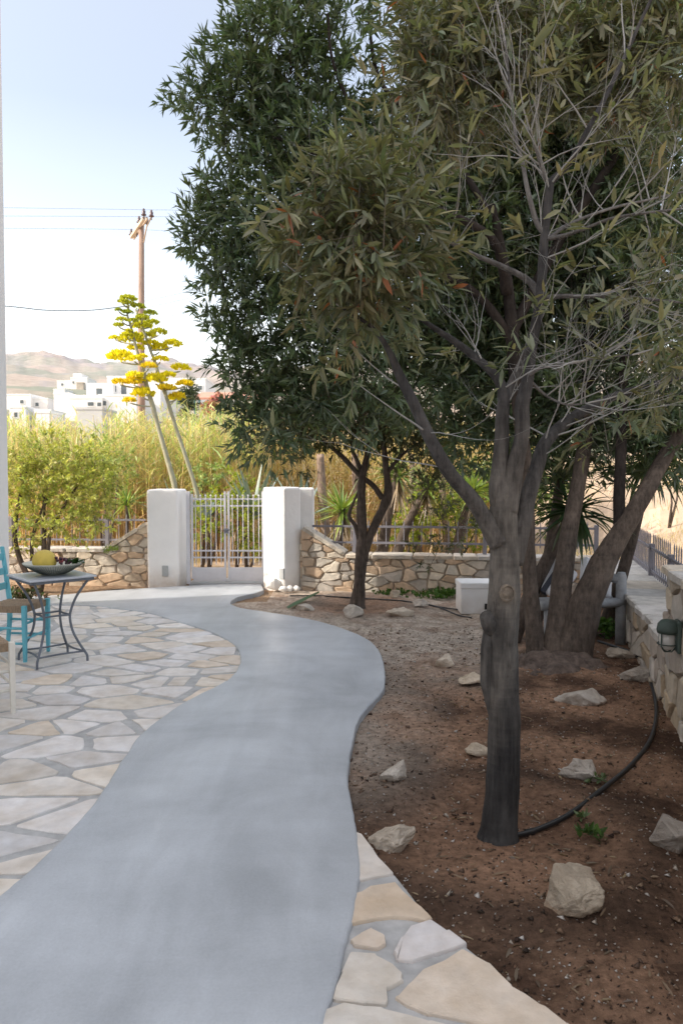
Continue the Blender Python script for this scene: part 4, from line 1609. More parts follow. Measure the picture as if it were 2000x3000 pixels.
# back fence stands on the coping behind the small tree
ba = Vector((at_px(884, 10.62), 10.62, 0))
Ub = bw[2]
Nb = bw[3]
p0 = ba + Ub * .12 - Nb * .17
p1 = ba + Ub * (bw[4] - .05) - Nb * .17
fence('low grey bar fence on the wall behind the small tree', [(p0.x, p0.y), (p1.x, p1.y)], (.63, .86), posts=(.155, .62, 1), step=.125)
q0 = lw[0] - lw[2] * .2
q1 = lw[0] + lw[1] * (lw[3] - .1) - lw[2] * .2
fence('low pale bar fence on the wall behind the yellow green shrub', [(q0.x, q0.y), (q1.x, q1.y)], (.62, .92), posts=(.05, .4, .83), step=.12)
dr = Vector((.2526, 1, 0)).normalized()
f0 = (wallx(10.0) + .38, 10.0)
f1 = (wallx(3.0) + .42, 3.0)
fence('grey spiked bar fence on the paved wall top at the right', [f0, f1], (.53, .78), posts=(0, .235, .40, .57, .75, 1), step=.11, bar_ext=(.05, .17))

# bulkhead lamp on the tall wall
lc = P(1990, 1862, 5.0)
lx = wallx(5.0)
t = thing('bulkhead_lamp', 'green hooded bulkhead lamp with wire cage on the right stone wall', 'lamp', (wallx(4.63) - .035, 4.63, 1.6 - (1868 - 1390) * 4.63 / F), math.atan2(1, .2526) - math.pi / 2)
# local: -x points out of the wall into the garden
mb = MB()
mb.box((-.0, 0, 0), (.03, .13, .2))
mb.build('back_plate', M['lampgreen'], t, bevel=.012)
mb = MB()
mb.lathe([(.02, -.085), (.045, -.075), (.052, -.03), (.05, .03)], 16, (-.06, 0, 0))
mb.build('glass', M['glassm'], t, smooth=True)
mb = MB()
mb.lathe([(.068, .018), (.072, .04), (.066, .075), (.045, .098), (.015, .105)], 18, (-.055, 0, 0))
mb.build('hood', M['lampgreen'], t, smooth=True)
for k in range(4):
    an = R(45 + 90 * k)
    mb = MB()
    mb.tube([(-.06 + .06 * math.cos(an), .06 * math.sin(an), .03), (-.06 + .06 * math.cos(an), .06 * math.sin(an), -.06), (-.06 + .03 * math.cos(an), .03 * math.sin(an), -.095), (-.06, 0, -.1)], .0045, 6)
    mb.build('cage_bar', M['lampgreen'], t)
mb = MB()
mb.tube([(-.06 + .061 * math.cos(R(a)), .061 * math.sin(R(a)), -.05) for a in range(0, 361, 20)], .004, 5, cap=False)
mb.build('cage_ring', M['lampgreen'], t)

# ================================================================== ROCKS
tints = [(1, 1, 1), (1.03, .99, .93), (1.0, .94, .84), (.95, .95, .96)]
rocks = [(1033, 1814, 56, 44, 'pale knobbly stone right in front of the small tree', 1.25), (1172, 1810, 72, 28, 'flat whitish stone right of the small tree basin', 1.25), (1160, 1758, 36, 26, 'little pointed white stone at the base of the back wall', 1.25),
         (1232, 1784, 46, 24, 'low pale stone between the small tree and the white box', 1.2), (892, 1796, 48, 22, 'flat stone beside the fallen green leaf', 1.2), (1308, 1957, 68, 46, 'whitish stone in mid bed, second nearest the path bend', 1.15),
         (1388, 2012, 68, 44, 'pale stone touching the left side of the front trunk burl', 1.15), (1702, 2068, 130, 66, 'broad tan slab stone below the three brown trunks', .95), (1872, 2012, 84, 48, 'grey stone the hose passes at the right wall', .8),
         (1822, 1942, 80, 34, 'flat pale stone at the wall beside the log bench', .9), (1400, 2217, 76, 44, 'light stone half hidden behind the front trunk', 1.1), (1710, 2280, 104, 62, 'wedge shaped buff stone inside the hose loop', .95),
         (1146, 2308, 84, 84, 'blocky buff stone near the path, farther of two', 1.0), (1146, 2506, 118, 106, 'angular orange veined stone at the path edge by the paving', .95), (1680, 2688, 196, 150, 'largest grey boulder in the front of the bed', .82), (1992, 2510, 140, 130, 'grey boulder cut by the right edge of the view', .75)]
for i, (px, py, ww, hh, lab, br) in enumerate(rocks):
    p = G(px, py, -.035)
    s = p.y / F
    depth = ww * s * .75
    vh = hh * s * 1.0
    p = p + Vector((0, depth * .35, 0))
    br *= .97
    o = rock_mesh('rock', (ww * s * 1.36, depth * 1.3, vh * 1.32), 101 + i * 3, tint=tuple(c * br for c in tints[i % 4]))
    o.location = (p.x, p.y, soil_z(p.x, p.y) + vh * .27)
    o.rotation_euler = (0, random.uniform(-.15, .15), random.uniform(-.2, .2))
    tag(o, lab, 'rock', 'loose stones in the garden bed')

# ================================================================== HOSES
hp = [(1440, 2455), (1500, 2440), (1560, 2424), (1660, 2385), (1760, 2318), (1850, 2238), (1905, 2165), (1921, 2090), (1907, 2020), (1882, 1962), (1850, 1925), (1800, 1902), (1750, 1886)]


def hose(name, label, px, r, dz=.0, w=0.):
    pts = []
    for x, y in px:
        p = G(x, y, -.02)
        pts.append((p.x, p.y, soil_z(p.x, p.y) + r + dz))
    pts = smoothline(pts, 6)
    mb = MB()
    mb.tube([Vector(p) for p in pts], r, 8)
    o = mb.build(name, M['hose'], smooth=True)
    return tag(o, label, 'hose')


ho = hose('irrigation_hose', 'thick black irrigation hose curving from the front trunk to the right wall', hp, .0125, .004)
mb = MB()
p = G(1550, 2424, -.02)
mb.tube([(p.x - .02, p.y - .012, soil_z(p.x, p.y) + .016), (p.x + .02, p.y + .004, soil_z(p.x, p.y) + .016)], .016, 10)
mb.build('hose_clip', M['hose'], ho)
hose('drip_line', 'thin black drip hose lying along the foot of the back wall', [(850, 1742), (930, 1748), (1060, 1752), (1180, 1762), (1290, 1776), (1390, 1792)], .009)
hose('drip_line', 'second thin drip line crossing the sand before the white box', [(1240, 1770), (1290, 1778), (1340, 1796), (1380, 1806)], .009)
hose('drip_line', 'dark drip line on the orange soil by the left wall', [(190, 1742), (260, 1738), (330, 1728), (390, 1722)], .009)

# ================================================================== TABLE, BOWL, FRUIT, CHAIRS
TC = Vector((at_px(147, 6.4), 6.4, 0))
TR = R(42)
t = thing('bistro_table', 'square grey metal bistro table with four bowed legs on the stone patio', 'table', TC, TR)
mb = MB()
mb.box((0, 0, .735), (.56, .56, .016))
mb.build('tabletop', M['tabletop'], t, bevel=.004)
mb = MB()
for sx in (-1, 1):
    mb.box((sx * .255, 0, .715), (.02, .52, .022))
    mb.box((0, sx * .255, .715), (.49, .02, .022))
mb.build('apron', M['tablemetal'], t)
prof = [(.335, .722), (.285, .66), (.21, .55), (.165, .44), (.155, .36), (.18, .25), (.24, .14), (.285, .075), (.30, .045), (.302, 0)]
prof = smoothline(prof, 4)
for k in range(4):
    an = R(45 + 90 * k)
    mb = MB()
    mb.tube([(r * math.cos(an), r * math.sin(an), z) for r, z in prof], .011, 8)
    mb.build('leg', M['tablemetal'], t, smooth=True)
for z, r in ((.40, .158), (.085, .275)):
    mb = MB()
    for k in range(4):
        a1, a2 = R(45 + 90 * k), R(135 + 90 * k)
        m_ = R(90 + 90 * k)
        pts = [(r * math.cos(a1), r * math.sin(a1), z), (r * .62 * math.cos(m_), r * .62 * math.sin(m_), z), (r * math.cos(a2), r * math.sin(a2), z)]
        mb.tube([Vector(p) for p in smoothline(pts, 6)], .009, 6)
    mb.build('stretcher', M['tablemetal'], t, smooth=True)

BC = TC + Vector((.02, .0, .745))
t = thing('fruit_bowl', 'wide shallow ribbed pottery bowl of fruit on the bistro table', 'bowl', BC)
bprof = [(.075, 0), (.085, .004), (.14, .03), (.20, .066), (.245, .098), (.25, .104), (.243, .105), (.195, .076), (.135, .042), (.07, .016)]
mb = MB()
mb.lathe(bprof, 48)
mb.build('bowl_body', M['bowl'], t, smooth=True)
mb = MB()
for k in range(72):
    an = 2 * math.pi * k / 72
    pts = [(r * math.cos(an) * 1.004, r * math.sin(an) * 1.004, z - .0015) for r, z in ((.10, .008), (.14, .028), (.20, .064), (.238, .091))]
    mb.tube([Vector(p) for p in pts], [.002, .0024, .0028, .002], 4, cap=False)
mb.build('rib_pattern', M['bowlrib'], t)
mb = MB()
mm = []
for k in range(17):
    a_ = math.pi * k / 16
    mm.append((.0999 * math.sin(a_) * 1.0 + .0001, -.092 * math.cos(a_)))
mb.lathe(mm, 32)
o = mb.build('melon', M['melon'], smooth=True)
o.location = BC + Vector((-.07, -.02, .12))
o.rotation_euler = (.25, .2, 0)
tag(o, 'round yellow melon in the fruit bowl', 'melon')
mb = MB()
stem_ = MB()
stem_.tube([(0, 0, 0), (.03, 0, .035), (.08, .01, .03)], .003, 5)
rs = random.Random(3)


def sphere(mb, c, r, n=8):
    mb.lathe([(max(.0005, r * math.sin(math.pi * i / 6)), -r * math.cos(math.pi * i / 6)) for i in range(7)], n, c)


tg = thing('grapes', 'dark purple bunch of grapes right of the melon', 'grapes', BC + Vector((.11, -.02, .08)))
for k in range(46):
    an = rs.uniform(0, 6.28)
    u = rs.uniform(-1, 1)
    sphere(mb, Vector((.085 * u, .05 * math.cos(an) * (1 - .5 * abs(u)), .02 + .032 * math.sin(an) * (1 - .5 * u))), .0125)
mb.build('berries', M['grape'], tg, smooth=True)
stem_.build('stalk', M['stalk'], tg)
n = 26
bs = np.array([(.08 + rs.uniform(-.05, .05), rs.uniform(-.06, .08), .02 + rs.uniform(0, .02)) for _ in range(n)])
dd = unit(np.array([(rs.uniform(-.6, 1), rs.uniform(-1, 1), rs.uniform(0, .5)) for _ in range(n)]))
v, f, c = leaf_arrays(bs, dd, np.tile([[0, 0, 1.]], (n, 1)) + rng.normal(size=(n, 3)) * .3, np.full(n, .06), np.full(n, .05), np.full(n, .2), np.tile([[.03, .07, .02]], (n, 1)), True)
npmesh('vine_leaves', v, f, c, M['leaf'], tg)
mb = MB()
for k in range(18):
    sphere(mb, Vector((rs.uniform(-.03, .03), rs.uniform(-.03, .03), rs.uniform(0, .035))), .0115)
o = mb.build('red_grapes', M['redgrape'], smooth=True)
o.location = BC + Vector((.045, .07, .09))
tag(o, 'small red bunch of grapes behind the purple ones', 'grapes')


def chair(label, loc, rotz, m, w=.40, d=.36, sh=.47, bh=.95):
    """ladder-back taverna chair; faces local +Y, back at -Y"""
    t = thing('rush_seat_chair', label, 'chair', loc, rotz)
    lw_ = .036
    for sx in (-1, 1):
        mb = MB()
        mb.add([(sx * w / 2 + a * lw_ / 2 * k, d / 2 + b * lw_ / 2 * k, z) for k, z in ((.75, 0), (1, .25), (1.05, sh + .015)) for a, b in ((-1, -1), (1, -1), (1, 1), (-1, 1))],
               [(3, 2, 1, 0)] + [(r * 4 + k, r * 4 + (k + 1) % 4, r * 4 + 4 + (k + 1) % 4, r * 4 + 4 + k) for r in range(2) for k in range(4)] + [(8, 9, 10, 11)])
        mb.build('leg', m, t, bevel=.004)
        mb = MB()
        mb.add([(sx * w / 2 + a * lw_ / 2 * k, -d / 2 + y + b * lw_ / 2 * k, z) for k, y, z in ((.75, -.03, 0), (1, 0, .3), (1, 0, sh), (.8, -.06, bh)) for a, b in ((-1, -1), (1, -1), (1, 1), (-1, 1))],
               [(3, 2, 1, 0)] + [(r * 4 + k, r * 4 + (k + 1) % 4, r * 4 + 4 + (k + 1) % 4, r * 4 + 4 + k) for r in range(3) for k in range(4)] + [(12, 13, 14, 15)])
        mb.build('back_post', m, t, bevel=.004)
        for z in (.16, .29):
            mb = MB()
            mb.tube([(sx * w / 2, -d / 2 + .015, z), (sx * w / 2, d / 2 - .015, z)], .011, 8)
            mb.build('rung', m, t, smooth=True)
    for y, zs in ((d / 2, (.2, .33)), (-d / 2, (.22,))):
        for z in zs:
            mb = MB()
            mb.tube([(-w / 2 + .015, y, z), (w / 2 - .015, y, z)], .011, 8)
            mb.build('rung', m, t, smooth=True)
    for z, y in ((.60, -.02), (.73, -.036), (.86, -.05)):
        mb = MB()
        mb.box((0, -d / 2 + y, z), (w - .03, .014, .062))
        mb.build('slat', m, t, bevel=.004)
    mb = MB()
    n = 12
    vs = []
    for i in range(n + 1):
        for j in range(n + 1):
            u, v_ = i / n * 2 - 1, j / n * 2 - 1
            e = max(abs(u), abs(v_))
            vs.append((u * (w / 2 - .012), v_ * (d / 2 - .004), sh - .004 + .012 * (e > .8) - .012 * (1 - e) + .002 * math.sin(i * 9 + j * 5)))
    k = len(vs)
    vs += [(x, y, sh - .05) for x, y, z in vs]
    fs = [(i * (n + 1) + j, (i + 1) * (n + 1) + j, (i + 1) * (n + 1) + j + 1, i * (n + 1) + j + 1) for i in range(n) for j in range(n)]
    fs += [tuple(q + k for q in f[::-1]) for f in fs]
    ring = [i * (n + 1) for i in range(n + 1)] + [n * (n + 1) + j for j in range(1, n + 1)] + [i * (n + 1) + n for i in range(n - 1, -1, -1)] + [j for j in range(n - 1, 0, -1)]
    fs += [(ring[i - 1], ring[i - 1] + k, ring[i] + k, ring[i]) for i in range(len(ring))]
    mb.add(vs, fs)
    mb.build('seat', M['rush'], t)
    return t


# blue chair faces the table (+X)
nf, ff = G(88, 1937), G(131, 1912)
mid_ = (nf + ff) / 2
chair('turquoise ladder-back chair with woven rush seat beside the bistro table', (mid_.x - .18, mid_.y + .02, 0), R(-96), M['turquoise'])
nf = G(52, 2086)
chair('cream painted rush seat chair cut by the left edge of the view', (nf.x - .28, nf.y + .015, 0), R(-52), M['cream'])

# ================================================================== WHITE BOX, BENCH, SMALL PLANTS
bx0, bx1, by = at_px(1352, 8.75), at_px(1452, 8.75), 8.75
t = thing('white_masonry_box', 'small white masonry box with lid near the back wall', 'box', ((bx0 + bx1) / 2, by + .2, -.04))
mb = MB()
mb.box((0, 0, .15), (bx1 - bx0, .4, .30))
mb.build('body', M['white_pillar'], t, bevel=.01)
mb = MB()
mb.box((0, 0, .335), (bx1 - bx0 + .02, .42, .07))
mb.build('lid', M['white_pillar'], t, bevel=.012)
mb = MB()
mb.box(((bx1 - bx0) / 2 - .09, -.197, .09), (.06, .02, .07))
mb.build('opening', M['black'], t)

bb = G(1815, 1890, -.03)
t = thing('log_bench', 'grey weathered log bench beside the right wall', 'bench', (bb.x, bb.y, -.03), R(8))
mb = MB()
mb.tube([(0, 0, 0), (0, 0, .35), (.0, .0, .66), (0, 0, .7)], [.05, .05, .05, .035], 12)
mb.build('post', M['woodgrey'], t, smooth=True)
mb = MB()
mb.tube([(-.12, .42, 0), (-.12, .42, .36)], .046, 12)
mb.build('post', M['woodgrey'], t, smooth=True)
for x in (-.72,):
    mb = MB()
    mb.tube([(x, 0.0, 0), (x, .0, .36)], .046, 12)
    mb.build('post', M['woodgrey'], t, smooth=True)
mb = MB()
mb.tube([(-.8, -.01, .40), (.03, -.01, .415)], .046, 12)
mb.build('seat_log', M['woodgrey'], t, smooth=True)
mb = MB()
mb.tube([(-.8, .18, .40), (.0, .2, .41)], .046, 12)
mb.build('seat_log', M['woodgrey'], t, smooth=True)
mb = MB()
mb.tube([(-.02, -.02, .63), (-.02, .46, .63)], .045, 12)
mb.build('arm_log', M['woodgrey'], t, smooth=True)
for i, (dx, rz, lab) in enumerate(((-.18, .5, 'white cushion with dark edging leaning at the bench post'), (-.60, -.4, 'white cushion with dark edging half hidden by the brown trunks'))):
    ct = thing('cushion', lab, 'cushion', (bb.x + dx, bb.y + .18, .44), rz, 'white cushions on the log bench')
    mb = MB()
    mb.box((0, 0, .15), (.36, .09, .34), Matrix.Rotation(-.45, 3, 'X') @ Matrix.Rotation(.5, 3, 'Y'))
    mb.build('pillow', M['cloth'], ct, bevel=.04, seg=3)
    mb = MB()
    mb.box((0, -.02, .15), (.05, .1, .35), Matrix.Rotation(-.45, 3, 'X') @ Matrix.Rotation(.5, 3, 'Y'))
    mb.build('dark_band', M['darkcloth'], ct, bevel=.01)


def low_plant(name, label, px, py, rad, hgt, n, cols, L=.05, W=.03, z=-.04):
    p = G(px, py, z)
    C = np.stack([p.x + rng.normal(size=n) * rad * .5, p.y + rng.normal(size=n) * rad * .4, np.full(n, z) + rng.random(n) * hgt * .6], 1)
    D = unit(np.stack([rng.normal(size=n) * .6, rng.normal(size=n) * .6, np.full(n, 1.)], 1))
    v, f, c = tufts(C, D, 7, hgt * .4, L, W, cols, True)
    o = npmesh(name, v, f, c, M['leaf_sun'], off=p)
    o.location = p
    tag(o, label, 'plant')


GRN = [(.06, .14, .025), (.09, .17, .03), (.05, .11, .025)]
low_plant('ground_plant', 'low green plant under the log bench', 1775, 1872, .26, .22, 90, GRN)
low_plant('ground_plant', 'low green patch at the wall foot beside the white box', 1300, 1752, .28, .1, 90, GRN, .045)
low_plant('ground_plant', 'sparse green patch at the wall foot behind the small tree', 1165, 1742, .35, .05, 60, GRN, .035)
low_plant('weed', 'small green weed in the soil right of the front trunk', 1720, 2462, .05, .06, 7, [(.07, .13, .035)], .045, .02)
low_plant('weed', 'tiny pale weed just above the front weed', 1706, 2404, .02, .03, 3, [(.12, .17, .08)], .035, .016)
low_plant('weed', 'tiny pale weed beside the wedge shaped stone', 1746, 2290, .03, .03, 4, [(.12, .17, .08)], .035, .016)
low_plant('ground_plant', 'dark reddish green plant behind the turquoise chair', 62, 1770, .3, .2, 90, [(.05, .08, .03), (.12, .05, .04), (.06, .1, .03)], z=-.02)
low_plant('ground_plant', 'small green plant on the coping of the sunlit left wall', 325, 1622, .12, .08, 14, [(.2, .28, .05)], .07, .012, z=.5)

p = G(845, 1788, -.03)
q_ = G(935, 1752, -.03)
mb = MB()
dv = (q_ - p)
n = 8
vs, fs = [], []
for i in range(n + 1):
    u = i / n
    c_ = p + dv * u + Vector((0, 0, .02 + .05 * u))
    sd = Vector((-dv.y, dv.x, 0)).normalized()
    ww = .055 * (1 - u) ** .5 * (.5 + min(1, u * 4) * .5)
    vs += [c_ + sd * ww + Vector((0, 0, .02)), c_, c_ - sd * ww + Vector((0, 0, .02))]
for i in range(n):
    a_ = 3 * i
    fs += [(a_, a_ + 1, a_ + 4, a_ + 3), (a_ + 1, a_ + 2, a_ + 5, a_ + 4)]
mb.add(vs, fs, (.08, .15, .06))
o = mb.build('fallen_leaf', M['sword'], off=p)
o.location = p
tag(o, 'fallen green agave leaf on the sand left of the small tree', 'leaf')

# ================================================================== YUCCAS, AGAVES, SHRUBS, REEDS


def yucca(label, base, top, rt, n, L, W, cols, droop=.5, name='yucca', dead=True, up=.35, group=None, trunk_mat='brownbark'):
    """stem from base to top and a rosette of sword leaves"""
    base, top = Vector(base), Vector(top)
    t = thing(name, label, 'yucca', base, 0, group)
    mb = MB()
    mid = (base + top) / 2 + Vector((random.uniform(-.05, .05), random.uniform(-.05, .05), 0))
    pts = smoothline([tuple(base - Vector((0, 0, .1))) + (rt * 1.3,), tuple(mid) + (rt,), tuple(top) + (rt * .8,)], 4)
    mb.tube([Vector(p[:3]) for p in pts], [p[3] for p in pts], 8, lump=.2)
    mb.build('trunk', M[trunk_mat], t, smooth=True, off=base)
    d = rdir(n)
    d[:, 2] = d[:, 2] * .75 + up
    d = unit(d)
    b = np.tile(np.array(top)[None], (n, 1)) + d * rt * .6
    b[:, 2] -= rng.random(n) * .12
    cols = np.array(cols)
    v, f, c = blades(b, d, L * rng.uniform(.7, 1.1, n), W * rng.uniform(.8, 1.15, n), droop, 5, cols[rng.integers(0, len(cols), n)], .2)
    parts = [(v, f, c)]
    if dead:
        m_ = n // 2
        d = rdir(m_)
        d[:, 2] = -.6 - rng.random(m_) * .8
        d = unit(d)
        b = np.tile(np.array(top)[None], (m_, 1))
        b[:, 2] -= .05 + rng.random(m_) * .25
        parts.append(blades(b, d, L * rng.uniform(.5, .9, m_), W * .8 * np.ones(m_), .5, 4, np.tile([[.36, .28, .19]], (m_, 1)), .2))
    v, f, c = merge(parts)
    npmesh('crown', v, f, c, M['sword'], t, off=base)


DKY = [(.035, .075, .03), (.05, .09, .035), (.07, .10, .035)]
LTY = [(.22, .32, .06), (.30, .38, .08), (.16, .26, .06)]
yucca('dark green sword leaved yucca among the three brown trunks', (1.62, 7.3, -.05), P(1690, 1480, 7.2), .07, 80, .62, .055, DKY, .9, dead=False, up=.0)
yucca('dark sword leaved yucca head drooping beside the right fence', (2.75, 7.9, -.05), P(1905, 1330, 7.6), .06, 55, .6, .045, DKY, .9, dead=False, up=.0)
yucca('dark yucca head behind the middle brown trunk', (2.05, 8.0, -.05), P(1640, 1390, 7.9), .06, 60, .6, .05, DKY, .8, dead=False)
yucca('bright young yucca with slim stem beyond the left fence', P(366, 1620, 12.2), P(372, 1465, 12.2), .03, 70, .55, .03, LTY, .25, dead=False)
yucca('bright green yucca beyond the back fence left of the small tree', P(985, 1600, 12.2), P(1003, 1490, 12.2), .07, 90, .62, .04, LTY, .3)
yucca('tall yucca beyond the back fence behind the small tree', P(1110, 1640, 12.6), P(1165, 1385, 12.6), .08, 90, .7, .045, [(.14, .22, .06), (.22, .28, .08)], .4)
yucca('pale trunked yucca beyond the back fence right of the small tree', P(1150, 1640, 13.2), P(1250, 1430, 13.2), .08, 80, .6, .045, LTY, .4)
yucca('yucca beyond the back fence just left of the front trunk', P(1330, 1620, 13), P(1385, 1430, 13), .08, 80, .6, .045, LTY, .4)
for i, (px, pw, ytop, d, lab) in enumerate(((1048, 26, 1330, 13.6, 'bare pale stem beyond the back fence nearest the gate'), (948, 30, 1330, 13.4, 'bare pale stem rising behind the right gate pillar'), (1300, 24, 1300, 13.8, 'bare pale stem beyond the fence left of the front trunk'), (1215, 22, 1330, 14, 'slim bare pale stem beyond the middle of the back fence'))):
    mb = MB()
    pts = [(px + 14, 1650, pw, d), (px + 6, 1560, pw * .9, d), (px - 4, 1450, pw * .85, d), (px - 10, ytop, pw * .7, d)]
    o_ = P(px + 14, 1650, d)
    limb(mb, pts, n=8, lump=.15, col=(2.6, 2.5, 2.4))
    o = mb.build('bare_stem', M['brownbark'], smooth=True, off=o_)
    o.location = o_
    tag(o, lab, 'tree trunk', 'pale bare stems beyond the back fence')


def agave(label, px, py, d, n, L, W, cols, stalkpx=None):
    base = P(px, py, d)
    t = thing('agave', label, 'agave', base)
    dd = rdir(n)
    dd[:, 2] = np.abs(dd[:, 2]) * 1.0 + .45
    dd = unit(dd)
    b = np.tile(np.array(base)[None], (n, 1)) + dd * np.array([.08, .08, 0])
    cols = np.array(cols)
    v, f, c = blades(b, dd, L * rng.uniform(.75, 1.1, n), W * rng.uniform(.85, 1.1, n), .12, 5, cols[rng.integers(0, len(cols), n)], .12)
    npmesh('leaves', v, f, c, M['sword'], t, off=base)
    return t, base


BLUE = [(.20, .27, .25), (.26, .33, .30), (.17, .23, .21)]
agave('blue grey agave rosette rising behind the metal gate', 742, 1520, 12.8, 22, 1.0, .13, BLUE)
agave('blue grey agave rosette behind the right gate pillar', 880, 1520, 13, 22, .95, .13, BLUE)
ag1, b1 = agave('left flowering agave with tall leaning stalk of yellow flower heads', 522, 1520, 12.9, 16, .7, .12, BLUE)
ag2, b2 = agave('right flowering agave with thinner leaning stalk of yellow flower heads', 600, 1525, 13.1, 18, .7, .12, BLUE)
s1 = [(524, 1510, 20), (512, 1425, 17), (489, 1340, 15), (465, 1255, 13), (448, 1190, 14), (440, 1165, 13), (430, 1128, 12), (420, 1080, 11), (409, 1052, 10), (399, 1019, 9), (391, 983, 8), (382, 950, 7), (374, 922, 6), (376, 888, 5)]
s2 = [(594, 1520, 16), (575, 1435, 13), (545, 1340, 12), (515, 1250, 11), (490, 1170, 11), (478, 1136, 11), (463, 1090, 10), (452, 1054, 9), (440, 1024, 8), (422, 970, 7), (404, 924, 6), (398, 905, 5)]
pads = [(220, 1170, 130), (160, 1200, 90), (230, 1230, 110), (110, 1295, 70), (210, 1320, 90), (340, 1260, 110), (475, 1335, 110), (380, 1390, 120), (150, 1410, 100), (280, 1420, 90), (500, 1445, 120), (110, 1470, 90), (370, 1490, 170),
        (230, 1530, 70), (210, 1590, 110), (570, 1560, 140), (440, 1600, 140), (70, 1620, 100), (260, 1640, 210), (490, 1690, 140), (310, 1740, 140), (580, 1750, 160), (730, 1695, 160), (140, 1860, 230), (290, 1860, 120), (590, 1865, 130),
        (455, 1945, 130), (380, 1830, 90), (820, 1970, 160), (300, 2060, 150), (680, 2050, 130), (120, 2130, 130), (280, 2130, 160), (530, 2110, 190), (870, 2150, 140), (660, 2200, 150), (390, 2270, 190), (780, 2290, 140), (740, 2320, 120), (240, 2340, 120)]
for (tt, bb_, spx, d) in ((ag1, b1, s1, 12.9), (ag2, b2, s2, 13.1)):
    mb = MB()
    limb(mb, spx, d, n=8, lump=.08)
    mb.build('stalk', M['stalk'], tt, smooth=True, off=bb_)


def stalk_x(spx, y):
    for a_, b_ in zip(spx, spx[1:]):
        if b_[1] <= y <= a_[1]:
            u = (y - a_[1]) / (b_[1] - a_[1])
            return a_[0] + (b_[0] - a_[0]) * u
    return spx[-1][0]


for X, Y, wd in pads:
    px, py = 320 + X / 3.92, 580 + Y / 3.92
    wpx = wd / 3.92
    xm = (stalk_x(s1, py) + stalk_x(s2, py)) / 2
    tt, bb_, spx, d = (ag2, b2, s2, 13.1) if px > xm + 4 and py > 900 else (ag1, b1, s1, 12.9)
    dd_ = d + random.uniform(-.3, .3)
    c = P(px, py, dd_)
    r = wpx / 2 / F * d * 1.24
    ys_ = py + 14
    st = P(stalk_x(spx, ys_), ys_, d)
    green = max(0, min(1, (1030 - py) / 100)) * random.uniform(.6, 1)
    n = 140
    u = rdir(n)
    u[:, 2] = np.abs(u[:, 2]) * .9 - .12
    pos = np.array(c)[None] + u * rng.uniform(.55, 1, (n, 1)) * np.array([[r, r, r * (.56 if wd < 180 else .68)]])
    dirs = unit(u + np.array([0, 0, .9]) + rng.normal(size=(n, 3)) * .2)
    ye = np.array([.86, .80, .05])
    gr = np.array([.42, .50, .08])
    oc = np.array([.84, .66, .04])
    cb = ye * (1 - green) + gr * green
    if py > 1060 and random.random() < .4:
        cb = oc * .6 + cb * .4
    v, f, cc = leaf_arrays(pos, dirs, rdir(n), np.full(n, r * .5), np.full(n, r * .26), np.zeros(n), np.tile(cb[None], (n, 1)) * np.exp(rng.normal(size=(n, 1)) * .18), False)
    v2, f2, c2 = leaf_arrays(pos, dirs, rdir(n), np.full(n, r * .5), np.full(n, r * .26), np.zeros(n), np.tile(cb[None], (n, 1)) * np.exp(rng.normal(size=(n, 1)) * .18), False)
    v, f, cc = merge([(v, f, cc), (v2, f2, c2)])
    fo = npmesh('flower_head', v, f, cc, M['flower'], tt, off=bb_)
    mb = MB()
    mdp = (st + c) / 2 + Vector((0, 0, -.03))
    mb.tube([Vector(p) for p in smoothline([tuple(st), tuple(mdp), tuple(c - Vector((0, 0, r * .2)))], 3)], [.014] * 6 + [.008], 5)
    mb.build('flower_arm', M['stalk'], fo, off=bb_)

# lime shrubs and other bushes beyond the fences


def bush(label, blobs, cols, dens=150, L=.07, W=.034, name='bush', m='leaf_sun'):
    px, py, d = blobs[0][:3]
    base = Vector((at_px(px, d), d, terrain(at_px(px, d), d)))
    t = thing(name, label, 'bush', base)
    mb = MB()
    for b in blobs[:4]:
        c = P(b[0], b[1], b[2])
        mb.tube([Vector((base.x, base.y, base.z - .05)), (base + c) / 2 + Vector((.05, 0, 0)), c], [.03, .02, .008], 6)
    mb.build('stem', M['brownbark'], t, smooth=True, off=base)
    (v, f, c), C, D = crown_from_blobs(blobs, dens, 12, .12, L, W, cols, shell=.5)
    npmesh('foliage', v, f, c, M[m], t, off=base)


LIME = [(.30, .38, .05), (.38, .42, .06), (.22, .30, .04), (.34, .34, .08)]
bush('lime green bush seen through the left gate leaf', [(605, 1530, 12.4, 55, 60), (640, 1480, 12.4, 40, 40)], LIME)
bush('lime green bush seen through the right gate leaf', [(720, 1540, 12.6, 60, 80), (700, 1480, 12.6, 45, 40), (745, 1600, 12.6, 40, 40)], LIME)
bush('lime green bush beyond the back fence by the small tree', [(1190, 1550, 13.6, 80, 70), (1250, 1490, 13.6, 70, 60)], LIME)
bush('lime green bush beyond the back fence near the front trunk', [(1330, 1500, 14, 80, 80), (1390, 1560, 14, 60, 50)], LIME)
bush('soft green bush in front of the reeds right of the yellow green shrub', [(300, 1330, 13.2, 50, 50), (350, 1360, 13.2, 40, 50), (270, 1390, 13.2, 40, 40)], [(.34, .42, .16), (.44, .48, .18), (.28, .36, .14)], 110)
bush('soft green bush in front of the reeds left of the gate leaf', [(590, 1400, 13.6, 36, 36), (640, 1390, 13.6, 30, 40)], [(.26, .36, .14), (.34, .42, .16)], 110)
bush('bright bush rising behind the gate between agave leaves', [(690, 1405, 13.2, 26, 40), (720, 1440, 13.2, 40, 26)], LIME)
bush('bushy dark green shrub behind the right end of the back fence', [(1420, 1450, 14.5, 120, 120), (1520, 1400, 14.5, 120, 100), (1600, 1480, 14.5, 100, 90)], [(.09, .14, .04), (.13, .18, .05)])
